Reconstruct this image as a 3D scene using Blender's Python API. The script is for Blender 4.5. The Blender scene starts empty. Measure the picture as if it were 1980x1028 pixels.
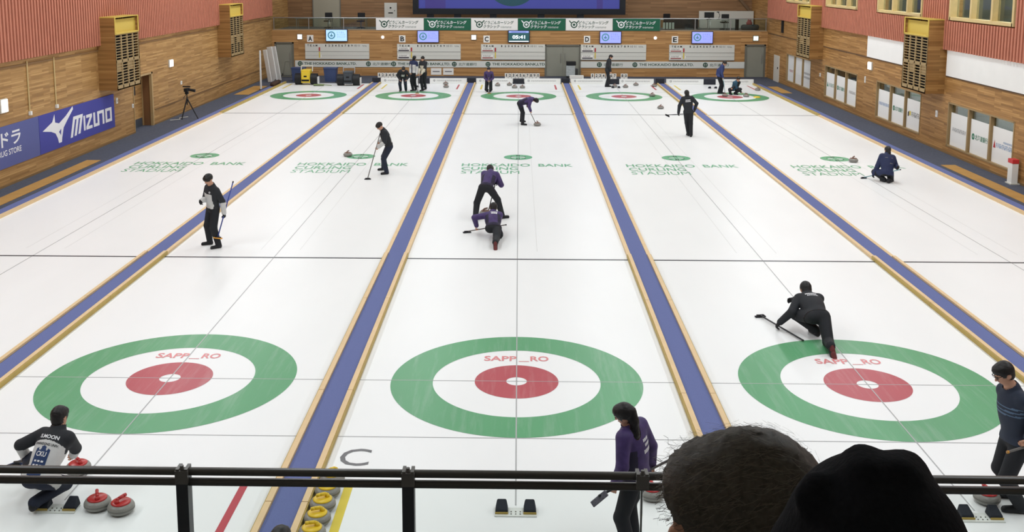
import bpy, math, random
import numpy as np
from mathutils import Vector, Matrix
from mathutils.bvhtree import BVHTree
random.seed(7); RNG = np.random.default_rng(7)
S = bpy.context.scene
COL = S.collection
PI = math.pi

# ------------------------------------------------------------------ camera
cam_d = bpy.data.cameras.new('camera'); cam = bpy.data.objects.new('camera', cam_d); COL.objects.link(cam)
FPX, CX, CY = 1974.297, 965.945, 230.0
cam_d.sensor_fit = 'HORIZONTAL'; cam_d.sensor_width = 36.0
cam_d.lens = FPX * 36.0 / 1980.0
cam_d.shift_x = (990.0 - CX) / 1980.0
cam_d.shift_y = -(514.0 - CY) / 1980.0
cam_d.clip_start = 0.05; cam_d.clip_end = 200
def cam_axes(pit, yaw, rol):
    cp, sp, cy, sy = math.cos(pit), math.sin(pit), math.cos(yaw), math.sin(yaw)
    f = Vector((sy*cp, cy*cp, -sp)); r = Vector((cy, -sy, 0)); u = r.cross(f)
    return f, math.cos(rol)*r + math.sin(rol)*u, -math.sin(rol)*r + math.cos(rol)*u
_f, _r, _u = cam_axes(0.142214498, -0.01886155, 0.00181456)
CAM_POS = Vector((0.012742, -14.186527, 5.888598))
M = Matrix.Identity(4)
for i in range(3):
    M[i][0], M[i][1], M[i][2], M[i][3] = _r[i], _u[i], -_f[i], CAM_POS[i]
cam.matrix_world = M
S.camera = cam

# ------------------------------------------------------------------ light and exposure
S.view_settings.view_transform = 'Standard'; S.view_settings.look = 'None'
S.view_settings.exposure = 0.0; S.view_settings.gamma = 1.0; S.view_settings.use_curve_mapping = False
world = bpy.data.worlds.new('world'); S.world = world; world.use_nodes = True
world.node_tree.nodes['Background'].inputs[0].default_value = (0.93, 0.96, 1.0, 1)
world.node_tree.nodes['Background'].inputs[1].default_value = 0.12
def area(name, loc, sx, sy, power, rot=(0, 0, 0), col=(0.93, 0.985, 1.03)):
    l = bpy.data.lights.new(name, 'AREA'); l.shape = 'RECTANGLE'; l.size = sx; l.size_y = sy; l.energy = power; l.color = col
    o = bpy.data.objects.new(name, l); COL.objects.link(o); o.location = loc; o.rotation_euler = rot
    return o
# rows of ceiling lamps over the sheets
LAMP_W = 177.0
for yy, kk in ((-6, 1.16), (2, 1.0), (10, .88), (18, .92), (26, 1.08), (34, 1.22)):
    for xx, kx in ((-11.0, 1.42), (-3.6, .81), (3.6, .81), (11.0, 1.42)):
        area('ceiling_lamp_light', (xx, yy, 8.2), 1.2, 5.0, LAMP_W*kk*kx)
for xx in (-10.2, -3.4, 3.4, 10.2):   # added row, tilted to brighten the far wall and scoreboards
    area('ceiling_lamp_light', (xx, 38.6, 8.2), 5.0, 0.9, LAMP_W*0.78, (math.radians(38), 0, 0))
area('gallery_lamp_light', (0, 46.4, 6.9), 24, 0.8, 280)

# ------------------------------------------------------------------ materials
def lin(c):
    return c/12.92 if c <= 0.04045 else ((c+0.055)/1.055)**2.4
def rgb(r, g, b):
    return (lin(r/255), lin(g/255), lin(b/255), 1)
MATS = {}
def mat(name, col, rough=0.6, spec=0.3, metal=0.0, noise=0.0, nscale=20.0, emit=None, estr=1.0, bump=0.0):
    if name in MATS: return MATS[name]
    m = bpy.data.materials.new(name); m.use_nodes = True; nt = m.node_tree; b = nt.nodes['Principled BSDF']
    b.inputs['Base Color'].default_value = col; b.inputs['Roughness'].default_value = rough
    b.inputs['Specular IOR Level'].default_value = spec; b.inputs['Metallic'].default_value = metal
    if noise > 0 or bump > 0:
        g = nt.nodes.new('ShaderNodeNewGeometry')
        n = nt.nodes.new('ShaderNodeTexNoise'); n.inputs['Scale'].default_value = nscale; n.inputs['Detail'].default_value = 4
        nt.links.new(g.outputs['Position'], n.inputs['Vector'])
        if noise > 0:
            h = nt.nodes.new('ShaderNodeHueSaturation'); h.inputs['Color'].default_value = col
            mr = nt.nodes.new('ShaderNodeMapRange'); mr.inputs[1].default_value = 0.25; mr.inputs[2].default_value = 0.75
            mr.inputs[3].default_value = 1-noise; mr.inputs[4].default_value = 1+noise
            nt.links.new(n.outputs['Fac'], mr.inputs[0]); nt.links.new(mr.outputs[0], h.inputs['Value']); nt.links.new(h.outputs[0], b.inputs['Base Color'])
        if bump > 0:
            bp = nt.nodes.new('ShaderNodeBump'); bp.inputs['Strength'].default_value = bump; bp.inputs['Distance'].default_value = 0.01
            nt.links.new(n.outputs['Fac'], bp.inputs['Height']); nt.links.new(bp.outputs[0], b.inputs['Normal'])
    if emit is not None:
        b.inputs['Emission Color'].default_value = emit; b.inputs['Emission Strength'].default_value = estr
    MATS[name] = m; return m

def wood(name, axes, c1, c2, c3, plank=1.15, row=0.058, rough=0.5):
    """horizontal boards: axes = the two world axes that run along and up the wall"""
    m = bpy.data.materials.new(name); m.use_nodes = True; nt = m.node_tree; N = nt.nodes.new; L = nt.links.new
    b = nt.nodes['Principled BSDF']; b.inputs['Roughness'].default_value = rough; b.inputs['Specular IOR Level'].default_value = 0.25
    g = N('ShaderNodeNewGeometry'); sx = N('ShaderNodeSeparateXYZ'); L(g.outputs['Position'], sx.inputs[0])
    cb = N('ShaderNodeCombineXYZ'); L(sx.outputs[axes[0]], cb.inputs[0]); L(sx.outputs[axes[1]], cb.inputs[1])
    br = N('ShaderNodeTexBrick'); L(cb.outputs[0], br.inputs['Vector'])
    br.offset = 0.37; br.offset_frequency = 3; br.squash = 1.0
    br.inputs['Color1'].default_value = (0, 0, 0, 1); br.inputs['Color2'].default_value = (1, 1, 1, 1); br.inputs['Mortar'].default_value = (0.12, 0.12, 0.12, 1)
    br.inputs['Scale'].default_value = 1.0; br.inputs['Mortar Size'].default_value = 0.004; br.inputs['Bias'].default_value = 0.0
    br.inputs['Brick Width'].default_value = plank; br.inputs['Row Height'].default_value = row
    mp = N('ShaderNodeMapping'); mp.inputs['Scale'].default_value = (0.5, 9.0, 1.0); L(cb.outputs[0], mp.inputs['Vector'])
    nz = N('ShaderNodeTexNoise'); nz.inputs['Scale'].default_value = 1.6; nz.inputs['Detail'].default_value = 5; L(mp.outputs[0], nz.inputs['Vector'])
    ad = N('ShaderNodeMath'); ad.operation = 'MULTIPLY_ADD'; ad.inputs[1].default_value = 0.42; L(br.outputs['Color'], ad.inputs[0])
    sc = N('ShaderNodeMath'); sc.operation = 'MULTIPLY'; sc.inputs[1].default_value = 0.60; L(nz.outputs['Fac'], sc.inputs[0]); L(sc.outputs[0], ad.inputs[2])
    cr = N('ShaderNodeValToRGB'); L(ad.outputs[0], cr.inputs[0])
    e = cr.color_ramp.elements; e[0].position = 0.12; e[0].color = c1; e[1].position = 0.88; e[1].color = c3
    k = cr.color_ramp.elements.new(0.5); k.color = c2
    L(cr.outputs[0], b.inputs['Base Color']); MATS[name] = m; return m

def glass(name, tint, gloss=0.06):
    m = bpy.data.materials.new(name); m.use_nodes = True; nt = m.node_tree; N = nt.nodes.new; L = nt.links.new
    nt.nodes.remove(nt.nodes['Principled BSDF'])
    t = N('ShaderNodeBsdfTransparent'); t.inputs[0].default_value = tint
    gl = N('ShaderNodeBsdfGlossy'); gl.inputs['Roughness'].default_value = 0.03; gl.inputs[0].default_value = (0.9, 0.95, 0.93, 1)
    mx = N('ShaderNodeMixShader'); lw = N('ShaderNodeLayerWeight'); fr = N('ShaderNodeMath'); fr.operation = 'POWER'; fr.inputs[1].default_value = 6.0; L(lw.outputs['Facing'], fr.inputs[0])
    ml = N('ShaderNodeMath'); ml.operation = 'ADD'; ml.inputs[1].default_value = gloss; L(fr.outputs[0], ml.inputs[0])
    L(ml.outputs[0], mx.inputs[0]); L(t.outputs[0], mx.inputs[1]); L(gl.outputs[0], mx.inputs[2]); L(mx.outputs[0], nt.nodes['Material Output'].inputs[0])
    MATS[name] = m; return m

def ice_mat(name, col, noise=0.03, scr=0.0):
    m = bpy.data.materials.new(name); m.use_nodes = True; nt = m.node_tree; N = nt.nodes.new; L = nt.links.new
    b = nt.nodes['Principled BSDF']; b.inputs['Roughness'].default_value = 0.34; b.inputs['Specular IOR Level'].default_value = 0.16
    g = N('ShaderNodeNewGeometry'); mp = N('ShaderNodeMapping'); mp.inputs['Scale'].default_value = (1.0, 0.35, 1.0); L(g.outputs['Position'], mp.inputs['Vector'])
    n = N('ShaderNodeTexNoise'); n.inputs['Scale'].default_value = 0.9; n.inputs['Detail'].default_value = 6; L(mp.outputs[0], n.inputs['Vector'])
    h = N('ShaderNodeHueSaturation'); h.inputs['Color'].default_value = col
    mr = N('ShaderNodeMapRange'); mr.inputs[1].default_value = 0.3; mr.inputs[2].default_value = 0.7; mr.inputs[3].default_value = 1-noise; mr.inputs[4].default_value = 1+noise
    L(n.outputs['Fac'], mr.inputs[0]); L(mr.outputs[0], h.inputs['Value'])
    last = h.outputs[0]
    if scr > 0:   # long pale slide marks worn into the surface
        mp2 = N('ShaderNodeMapping'); mp2.inputs['Scale'].default_value = (7.0, 0.5, 1.0); mp2.inputs['Rotation'].default_value = (0, 0, 0.12); L(g.outputs['Position'], mp2.inputs['Vector'])
        n2 = N('ShaderNodeTexNoise'); n2.inputs['Scale'].default_value = 1.0; n2.inputs['Detail'].default_value = 5; n2.inputs['Roughness'].default_value = 0.7; L(mp2.outputs[0], n2.inputs['Vector'])
        cr = N('ShaderNodeMapRange'); cr.inputs[1].default_value = 0.5; cr.inputs[2].default_value = 0.85; cr.inputs[3].default_value = 0; cr.inputs[4].default_value = scr; L(n2.outputs['Fac'], cr.inputs[0])
        mx = N('ShaderNodeMix'); mx.data_type = 'RGBA'; L(cr.outputs[0], mx.inputs[0]); L(last, mx.inputs[6]); mx.inputs[7].default_value = rgb(225, 228, 225); last = mx.outputs[2]
    L(last, b.inputs['Base Color'])
    n3 = N('ShaderNodeTexNoise'); n3.inputs['Scale'].default_value = 55; n3.inputs['Detail'].default_value = 2; L(g.outputs['Position'], n3.inputs['Vector'])
    bp = N('ShaderNodeBump'); bp.inputs['Strength'].default_value = 0.12; bp.inputs['Distance'].default_value = 0.004; L(n3.outputs['Fac'], bp.inputs['Height']); L(bp.outputs[0], b.inputs['Normal'])
    MATS[name] = m; return m

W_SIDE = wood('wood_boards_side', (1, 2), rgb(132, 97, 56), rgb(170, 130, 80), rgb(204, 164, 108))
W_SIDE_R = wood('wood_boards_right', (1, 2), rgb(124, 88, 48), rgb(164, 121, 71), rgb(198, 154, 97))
W_FAR = wood('wood_boards_far', (0, 2), rgb(136, 98, 58), rgb(174, 131, 83), rgb(206, 162, 106), plank=1.8, row=0.07)
W_GAL = wood('wood_boards_gallery', (0, 2), rgb(112, 84, 58), rgb(140, 106, 74), rgb(162, 124, 88), plank=2.2, row=0.09)
W_BOX = wood('wood_boards_duct', (0, 2), rgb(112, 80, 42), rgb(152, 110, 62), rgb(182, 140, 84), plank=3.0, row=0.075)
W_TRIM = mat('pale_wood_trim', rgb(205, 180, 128), 0.5, noise=0.06, nscale=6)
W_LIGHT = mat('light_wood_lip', rgb(226, 196, 150), 0.5, noise=0.05, nscale=4)
W_YEL = mat('yellowed_wood_side', rgb(186, 160, 84), 0.5, noise=0.08, nscale=5)
RED = mat('red_slat', rgb(192, 122, 98), 0.6, noise=0.08, nscale=3)
RED_BACK = mat('red_backing', rgb(104, 52, 42), 0.7)
ICE = ice_mat('ice', rgb(243, 244, 243), 0.016)
GREEN_ICE = ice_mat('green_ring_paint', rgb(96, 162, 116), 0.06, 0.22)
RED_ICE = ice_mat('red_ring_paint', rgb(184, 84, 92), 0.06, 0.22)
LOGO_ICE = ice_mat('green_logo_paint', rgb(112, 178, 138), 0.05, 0.3)
REDTXT_ICE = ice_mat('red_letter_paint', rgb(226, 140, 142), 0.04, 0.2)
LINE_GREY = ice_mat('grey_line_paint', rgb(176, 176, 176), 0.05)
LINE_BLACK = ice_mat('black_line_paint', rgb(70, 72, 76), 0.1)
LETTER_GREY = ice_mat('grey_letter_paint', rgb(112, 112, 114), 0.1)
RED_LINE = ice_mat('red_line_paint', rgb(190, 74, 84), 0.05)
YEL_LINE = ice_mat('yellow_line_paint', rgb(226, 202, 66), 0.05)
BLUE_CARPET = mat('blue_carpet', rgb(108, 117, 162), 0.95, 0.05, noise=0.06, nscale=90)
BLACK_CARPET = mat('charcoal_carpet', rgb(84, 87, 98), 0.95, 0.05, noise=0.12, nscale=14)
MAT_WOOD = mat('tan_floor_mat', rgb(176, 134, 72), 0.8, noise=0.1, nscale=3)
CONC = mat('grey_concrete', rgb(120, 120, 118), 0.9, noise=0.05)
WHITE = mat('white_board', rgb(232, 233, 230), 0.6)
WHITE2 = mat('white_banner_cloth', rgb(236, 234, 230), 0.8, noise=0.02, nscale=2)
FILM = mat('white_window_film', rgb(240, 239, 236), 0.5)
OFFW = mat('off_white_panel', rgb(205, 202, 192), 0.7)
GREYDOOR = mat('grey_steel_door', rgb(140, 140, 128), 0.5, noise=0.03, nscale=2)
GREYFR = mat('grey_door_frame', rgb(110, 108, 98), 0.5)
DGREEN = mat('dark_green_banner_cloth', rgb(38, 98, 74), 0.8)
GREENTX = mat('green_print', rgb(60, 128, 98), 0.7)
DGREENTX = mat('dark_green_print', rgb(40, 78, 62), 0.7)
BLACK = mat('black_plastic', rgb(28, 29, 31), 0.5)
PADBLK = mat('black_foam_pad', rgb(46, 48, 54), 0.9)
BLKTX = mat('black_print', rgb(24, 24, 26), 0.7)
GREYTX = mat('grey_print', rgb(120, 120, 124), 0.7)
REDTX = mat('red_print', rgb(176, 50, 56), 0.7)
YELTX = mat('yellow_print', rgb(222, 196, 70), 0.7)
BLUETX = mat('blue_print', rgb(70, 130, 190), 0.7)
NAVYB = mat('navy_banner', rgb(72, 74, 156), 0.7, noise=0.05, nscale=0.8)
SLATEB = mat('slate_blue_banner', rgb(92, 98, 152), 0.7, noise=0.04, nscale=0.8)
DARK = mat('shade_backing', rgb(34, 30, 26), 0.9)  # near-black colour standing for the shade inside the ducts
ROOMGREY = mat('grey_side_room', rgb(120, 124, 124), 0.8, noise=0.08, nscale=1.5)
GLASSW = glass('window_glass', (0.62, 0.66, 0.65, 1), 0.05)
GLASSR = glass('rail_glass', (0.945, 0.965, 0.955, 1), 0.0)
GLASSG = glass('gallery_glass', (0.78, 0.84, 0.82, 1), 0.04)
RAILBLK = mat('dark_bronze_rail', rgb(80, 78, 72), 0.35, 0.5)
RAILPOST = mat('black_rail_post', rgb(56, 60, 66), 0.4, 0.5)
STEEL = mat('brushed_steel', rgb(160, 160, 158), 0.35, 0.5, metal=0.7)
YELHOOD = mat('yellow_duct_hood', rgb(206, 178, 84), 0.5)
GRILLE = mat('tan_grille', rgb(160, 136, 96), 0.6)
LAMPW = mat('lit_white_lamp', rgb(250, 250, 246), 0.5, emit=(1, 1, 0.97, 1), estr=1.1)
GRANITE = mat('grey_granite', rgb(142, 140, 134), 0.35, 0.5, noise=0.22, nscale=160)
GRANITE2 = mat('pale_granite_band', rgb(120, 119, 114), 0.7, 0.3, noise=0.15, nscale=120)
ST_RED = mat('red_stone_handle', rgb(186, 44, 44), 0.3, 0.5)
ST_YEL = mat('yellow_stone_handle', rgb(238, 200, 40), 0.35, 0.5)
ST_DULL = mat('brownish_stone_handle', rgb(132, 104, 92), 0.5)
HACKW = mat('white_hack_plate', rgb(226, 228, 222), 0.5)
RUBBER = mat('black_rubber', rgb(34, 38, 46), 0.7, noise=0.2, nscale=60)
SKIN = mat('skin', rgb(206, 158, 132), 0.55, noise=0.04, nscale=30)
HAIR = mat('black_hair', rgb(30, 27, 26), 0.5, 0.4, noise=0.25, nscale=80)

# ------------------------------------------------------------------ mesh helpers
class MB:
    def __init__(s): s.v = []; s.f = []; s.m = []
    def add(s, vs, fs, mi=0):
        o = len(s.v); s.v += [tuple(map(float, p)) for p in vs]; s.f += [tuple(o+i for i in f) for f in fs]; s.m += [mi]*len(fs); return s
    def box(s, c, d, mi=0, R=None):
        hx, hy, hz = d[0]/2, d[1]/2, d[2]/2
        vs = [Vector((x, y, z)) for z in (-hz, hz) for x, y in ((-hx, -hy), (hx, -hy), (hx, hy), (-hx, hy))]
        if R is not None: vs = [R @ p for p in vs]
        vs = [p + Vector(c) for p in vs]
        return s.add(vs, [(3, 2, 1, 0), (4, 5, 6, 7), (0, 1, 5, 4), (1, 2, 6, 5), (2, 3, 7, 6), (3, 0, 4, 7)], mi)
    def span(s, x0, x1, y0, y1, z0, z1, mi=0):
        return s.box(((x0+x1)/2, (y0+y1)/2, (z0+z1)/2), (abs(x1-x0), abs(y1-y0), abs(z1-z0)), mi)
    def tube(s, a, b, r0, r1=None, n=12, mi=0, cap=True):
        a, b = Vector(a), Vector(b); r1 = r0 if r1 is None else r1
        d = (b-a).normalized(); t = Vector((0, 0, 1)) if abs(d.z) < .9 else Vector((1, 0, 0)); u = d.cross(t).normalized(); w = d.cross(u)
        vs = []
        for p, r in ((a, r0), (b, r1)):
            for i in range(n):
                an = 2*PI*i/n; vs.append(p + r*(math.cos(an)*u + math.sin(an)*w))
        fs = [(i, n+i, n+(i+1) % n, (i+1) % n) for i in range(n)]
        if cap: fs += [tuple(range(n)), tuple(range(2*n-1, n-1, -1))]
        return s.add(vs, fs, mi)
    def path(s, pts, r, n=10, mi=0):
        for a, b in zip(pts[:-1], pts[1:]): s.tube(a, b, r, r, n, mi)
        return s
    def lathe(s, prof, n=32, mi=0, c=(0, 0, 0), mis=None):
        vs = []; c = Vector(c)
        for r, z in prof:
            for i in range(n):
                an = 2*PI*i/n; vs.append(c + Vector((r*math.cos(an), r*math.sin(an), z)))
        for k in range(len(prof)-1):
            fs = [(k*n+i, k*n+(i+1) % n, (k+1)*n+(i+1) % n, (k+1)*n+i) for i in range(n)]
            if k == 0:
                s.add(vs, [], 0); base = len(s.v) - len(vs)
            s.f += [tuple(base+i for i in f) for f in fs]; s.m += [mis[k] if mis else mi]*n
        s.f.append(tuple(base+i for i in range(n-1, -1, -1))); s.m.append(mis[0] if mis else mi)
        s.f.append(tuple(base+(len(prof)-1)*n+i for i in range(n))); s.m.append(mis[-1] if mis else mi)
        return s
    def annulus(s, c, r0, r1, n=96, mi=0, X=(1, 0, 0), Y=(0, 1, 0)):
        c, X, Y = Vector(c), Vector(X), Vector(Y); vs = []
        if r0 <= 0:
            vs = [c + r1*(math.cos(2*PI*i/n)*X + math.sin(2*PI*i/n)*Y) for i in range(n)]
            return s.add(vs, [tuple(range(n))], mi)
        for r in (r0, r1):
            vs += [c + r*(math.cos(2*PI*i/n)*X + math.sin(2*PI*i/n)*Y) for i in range(n)]
        return s.add(vs, [(i, n+i, n+(i+1) % n, (i+1) % n) for i in range(n)], mi)
    def poly(s, pts, mi=0): return s.add(pts, [tuple(range(len(pts)))], mi)
    def mesh(s, name, mats, smooth=False):
        me = bpy.data.meshes.new(name); me.from_pydata(s.v, [], s.f)
        for m in (mats if isinstance(mats, (list, tuple)) else [mats]): me.materials.append(m)
        for p, k in zip(me.polygons, s.m): p.material_index = k; p.use_smooth = smooth
        me.update(); return me
    def build(s, name, mats, parent=None, smooth=False, loc=None, bevel=0.0):
        o = bpy.data.objects.new(name, s.mesh(name, mats, smooth)); COL.objects.link(o)
        if parent: o.parent = parent
        if loc is not None: o.location = loc
        if bevel:
            bm = o.modifiers.new('bevel', 'BEVEL'); bm.width = bevel; bm.segments = 2; bm.limit_method = 'ANGLE'
        return o
def empty(name, loc=(0, 0, 0), rz=0.0):
    o = bpy.data.objects.new(name, None); COL.objects.link(o); o.location = loc; o.rotation_euler = (0, 0, rz); o.empty_display_size = .1; return o
def tag(o, label=None, cat=None, group=None, kind=None):
    if label: o['label'] = label
    if cat: o['category'] = cat
    if group: o['group'] = group
    if kind: o['kind'] = kind
    return o
def struct(o, label=None): return tag(o, label, None, None, 'structure')
def copy_tree(o, parent=None):
    c = o.copy(); COL.objects.link(c)
    if parent: c.parent = parent
    for ch in list(o.children): copy_tree(ch, c)
    return c

_tc = {}
def text_tris(txt, bold=0.0, shear=0.0):
    """glyph outlines of a line of text, as triangles in a unit box (0..1, 0..1) plus its aspect"""
    key = (txt, bold, shear)
    if key in _tc: return _tc[key]
    cu = bpy.data.curves.new('glyphs', 'FONT'); cu.body = txt; cu.offset = bold; cu.shear = shear; cu.resolution_u = 3; cu.fill_mode = 'FRONT'
    o = bpy.data.objects.new('glyphs', cu); COL.objects.link(o)
    dg = bpy.context.evaluated_depsgraph_get(); dg.update()
    me = bpy.data.meshes.new_from_object(o.evaluated_get(dg))
    vs = np.array([v.co[:] for v in me.vertices]) if len(me.vertices) else np.zeros((0, 3)); fs = [tuple(p.vertices) for p in me.polygons]
    bpy.data.objects.remove(o); bpy.data.curves.remove(cu); bpy.data.meshes.remove(me)
    if len(vs):
        lo, hi = vs.min(0), vs.max(0); asp = (hi[0]-lo[0])/max(hi[1]-lo[1], 1e-6); vs = (vs[:, :2]-lo[:2])/np.maximum(hi[:2]-lo[:2], 1e-6)
    else: asp = 1
    _tc[key] = (vs, fs, asp); return _tc[key]
def text_on(mb, txt, o, X, Y, w, h=None, mi=0, bold=0.0, center=False, shear=0.0):
    """lay text from corner o along unit X, up unit Y; width w, height h (natural if None)"""
    vs, fs, asp = text_tris(txt, bold, shear); o, X, Y = Vector(o), Vector(X), Vector(Y)
    if not len(vs): return mb
    if h is None: h = w/asp
    if w is None: w = h*asp
    if center: o = o - X*w/2 - Y*h/2
    mb.add([o + X*(w*p[0]) + Y*(h*p[1]) for p in vs], fs, mi); return mb

def print_bars(mb, o, X, Y, w, h, mi=0, center=False, cw=.55):
    """print too small to read in the photograph: a run of letter-sized strokes"""
    o, X, Y = Vector(o), Vector(X), Vector(Y)
    if center: o = o - X*w/2 - Y*h/2
    n = max(3, round(w/(h*cw))); c = w/n; st = h*.12
    def q(x0, x1, y0, y1): mb.poly([o+X*x0+Y*y0, o+X*x1+Y*y0, o+X*x1+Y*y1, o+X*x0+Y*y1], mi)
    for k in range(n):
        x = k*c; q(x+c*.1, x+c*.1+st, 0, h)
        if k % 3 != 1: q(x+c*.1+st, x+c*.8, h-st, h)
        if k % 2 == 0: q(x+c*.1+st, x+c*.75, h*.45, h*.45+st)
        if k % 4 == 3: q(x+c*.7-st*.5, x+c*.7+st*.5, 0, h*.45)
    return mb

# ================================================================== SETTING
PITCH = 5.081085; TEE = 34.747; XW = 14.1; YF = 44.0; YI0, YI1 = -5.6, 40.2
SHEETS = {'A': -2, 'B': -1, 'C': 0, 'D': 1, 'E': 2}
o = struct(MB().span(-14.6, 14.6, -10.2, 46, -0.3, -0.012).build('floor', CONC), 'grey concrete slab under the rink')
# charcoal carpet round the ice
cb = MB()
cb.span(-14.1, -12.86, -9.6, 44, -0.012, 0.03); cb.span(12.86, 14.1, -9.6, 44, -0.012, 0.03)
cb.span(-14.6, -14.1, 22.7, 24.65, -0.012, 0.03)
cb.span(-12.86, 12.86, 40.36, 44, -0.012, 0.03); cb.span(-12.86, 12.86, -9.6, -5.6, -0.012, 0.03)
struct(cb.build('carpet', BLACK_CARPET), 'charcoal carpet along the walls of the rink')
# tan mats let into the carpet
for k, (x0, x1, y0, y1, lb) in enumerate((
    (-13.55, -13.1, 2.0, 17.15, 'tan mat strip on the charcoal carpet along the left wall'),
    (13.06, 13.5, 2.0, 17.1, 'tan mat strip on the charcoal carpet along the right wall'),
    (-13.75, -13.05, 34.6, 38.4, 'short tan mat on the carpet by the leaning white boards'),
    (12.98, 13.5, 36.1, 39.0, 'short tan mat on the carpet at the far right corner'))):
    tag(MB().span(x0, x1, y0, y1, 0.03, 0.042).build('floor_mat', MAT_WOOD), lb, 'mat')

DESC = {'A': 'far left', 'B': 'second from left', 'C': 'middle', 'D': 'second from right', 'E': 'far right'}
def house(mb, y, z):
    mb.annulus((0, y, z), 1.219, 1.829, 128, 1); mb.annulus((0, y, z), 0.15, 0.61, 96, 2)
    return mb
for L, i in SHEETS.items():
    x = i*PITCH
    sh = struct(MB().span(-2.31, 2.31, YI0, YI1, -0.012, 0.0).build('ice_sheet', ICE, loc=(x, 0, 0)), 'white curling ice sheet, ' + DESC[L] + ' of five')
    for y, nm in ((0, 'near'), (TEE, 'far')):
        m = MB(); m.annulus((0, y, .002), 1.219, 1.829, 128, 0); m.annulus((0, y, .002), 0.15, 0.61, 96, 1)
        m.build('house_rings', [GREEN_ICE, RED_ICE], sh)
        m = MB(); m.annulus((0, y, .0025), 0, .02, 16); m.build('tee_dot', LINE_GREY, sh)
    m = MB()
    for yy in (6.401, TEE-6.401): m.span(-2.31, 2.31, yy-.032, yy+.032, .001, .0042, 0)
    m.build('hog_line', LINE_BLACK, sh)
    m = MB(); m.span(-.008, .008, -3.5, TEE+3.5, .001, .0035)
    for yy in (0, TEE, -1.84, TEE+1.84): m.span(-2.31, 2.31, yy-.007, yy+.007, .001, .0033)
    m.build('thin_line', LINE_GREY, sh)
    m = MB()
    for sx in (-1, 1):
        if L == 'C' and sx == -1: continue
        m.span(sx*.42-.005, sx*.42+.005, 7, TEE-7, .001, .0022)
    m.build('faint_line', ice_mat('faint_line_paint', rgb(222, 222, 220), .02), sh)
    # coloured lane lines behind the houses: red left for one end, yellow right for the other
    m = MB(); m.span(1.885, 1.975, -5.5, -3.0, .001, .003); m.span(1.88, 1.97, 37.6, 39.75, .001, .003); m.build('red_line', RED_LINE, sh)
    m = MB(); m.span(-1.985, -1.885, -5.5, -3.0, .001, .003); m.span(-1.97, -1.88, 37.6, 39.75, .001, .003); m.build('yellow_line', YEL_LINE, sh)
    # logo and name in green on the mid ice
    m = MB(); z = .003
    m.annulus((0, 18.25, z), .24, .46, 64); m.poly([(-.06, 17.9, z), (.06, 17.9, z), (.06, 18.6, z), (-.06, 18.6, z)])
    for sx in (-1, 1):
        m.poly([(sx*.06, 18.12, z), (sx*.24, 18.02, z), (sx*.24, 18.14, z), (sx*.06, 18.24, z)]); m.poly([(sx*.06, 18.32, z), (sx*.24, 18.28, z), (sx*.24, 18.40, z), (sx*.06, 18.44, z)])
    m.build('logo_roundel', LOGO_ICE, sh)
    m = MB()
    text_on(m, 'HOKKAIDO  BANK', (-1.74, 16.66, .003), (1, 0, 0), (0, 1, 0), 3.43, .46, bold=.015)
    text_on(m, 'CURLING', (-1.72, 16.08, .003), (1, 0, 0), (0, 1, 0), 1.73, .46, bold=.015)
    text_on(m, 'STADIUM', (-1.70, 15.50, .003), (1, 0, 0), (0, 1, 0), 1.74, .46, bold=.0)
    m.build('mid_ice_lettering', LOGO_ICE, sh)
    m = MB(); text_on(m, 'SAPP', (-.50, .78, .0032), (1, 0, 0), (0, 1, 0), .50, .2, bold=.02); m.span(.03, .19, .755, .775, .003, .0034); text_on(m, 'RO', (.21, .78, .0032), (1, 0, 0), (0, 1, 0), .28, .2, bold=.02)
    m.build('house_lettering', REDTXT_ICE, sh)
    if L in 'BCDE':
        m = MB(); text_on(m, L, (-2.16, -2.62, .0032), (1, 0, 0), (0, 1, 0), .37, .44, bold=.0); m.build('lane_letter', LETTER_GREY, sh)

# dividers between the sheets: wooden lips with blue carpet between
def divider(x, lab, near_h=.085):
    d = empty('sheet_divider', (x, 0, 0)); tag(d, lab, 'divider', kind='structure')
    b = MB(); b.span(-.165, .165, YI0, YI1, 0, .05); b.build('blue_carpet_strip', BLUE_CARPET, d)
    for s in (-1, 1):
        w = MB()
        y = YI0; segs = [(YI0, -3.62), (-3.62, -.55), (-.55, 3.55), (3.55, 6.6)]
        for a, c in segs: w.span(s*.168, s*.238, a, c-.012, 0, near_h, 0); w.span(s*.238, s*.252, a, c-.012, 0, near_h-.012, 1)
        yy = 6.6
        while yy < TEE-6.6: w.span(s*.168, s*.246, yy, min(yy+3.6, TEE-6.6)-.012, 0, .055, 0); yy += 3.6
        w.span(s*.168, s*.238, TEE-6.6, YI1, 0, near_h, 0); w.span(s*.238, s*.252, TEE-6.6, YI1, 0, near_h-.012, 1)
        w.build('wooden_lip', [W_LIGHT, W_YEL], d)
for k, nm in ((-1.5, 'between the far left and second sheets'), (-.5, 'between the second and middle sheets'), (.5, 'right of the middle sheet'), (1.5, 'left of the far right sheet')):
    divider(k*PITCH, 'long blue carpeted divider with pale wooden lips ' + nm)
for s, nm in ((-1, 'left'), (1, 'right')):
    d = empty('sheet_divider', (s*12.47, 0, 0)); tag(d, 'narrow blue carpeted edge with wooden lip along the %s side of the rink' % nm, 'divider', kind='structure')
    w = MB(); w.span(0, s*.11, YI0, TEE-6.6, 0, .06, 0); w.span(0, s*.10, TEE-6.6, YI1, 0, .09, 1); w.build('wooden_lip', [W_LIGHT, W_YEL], d)
    b = MB(); b.span(s*.11, s*.39, YI0, YI1, 0, .05); b.build('blue_carpet_strip', BLUE_CARPET, d)

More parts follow.
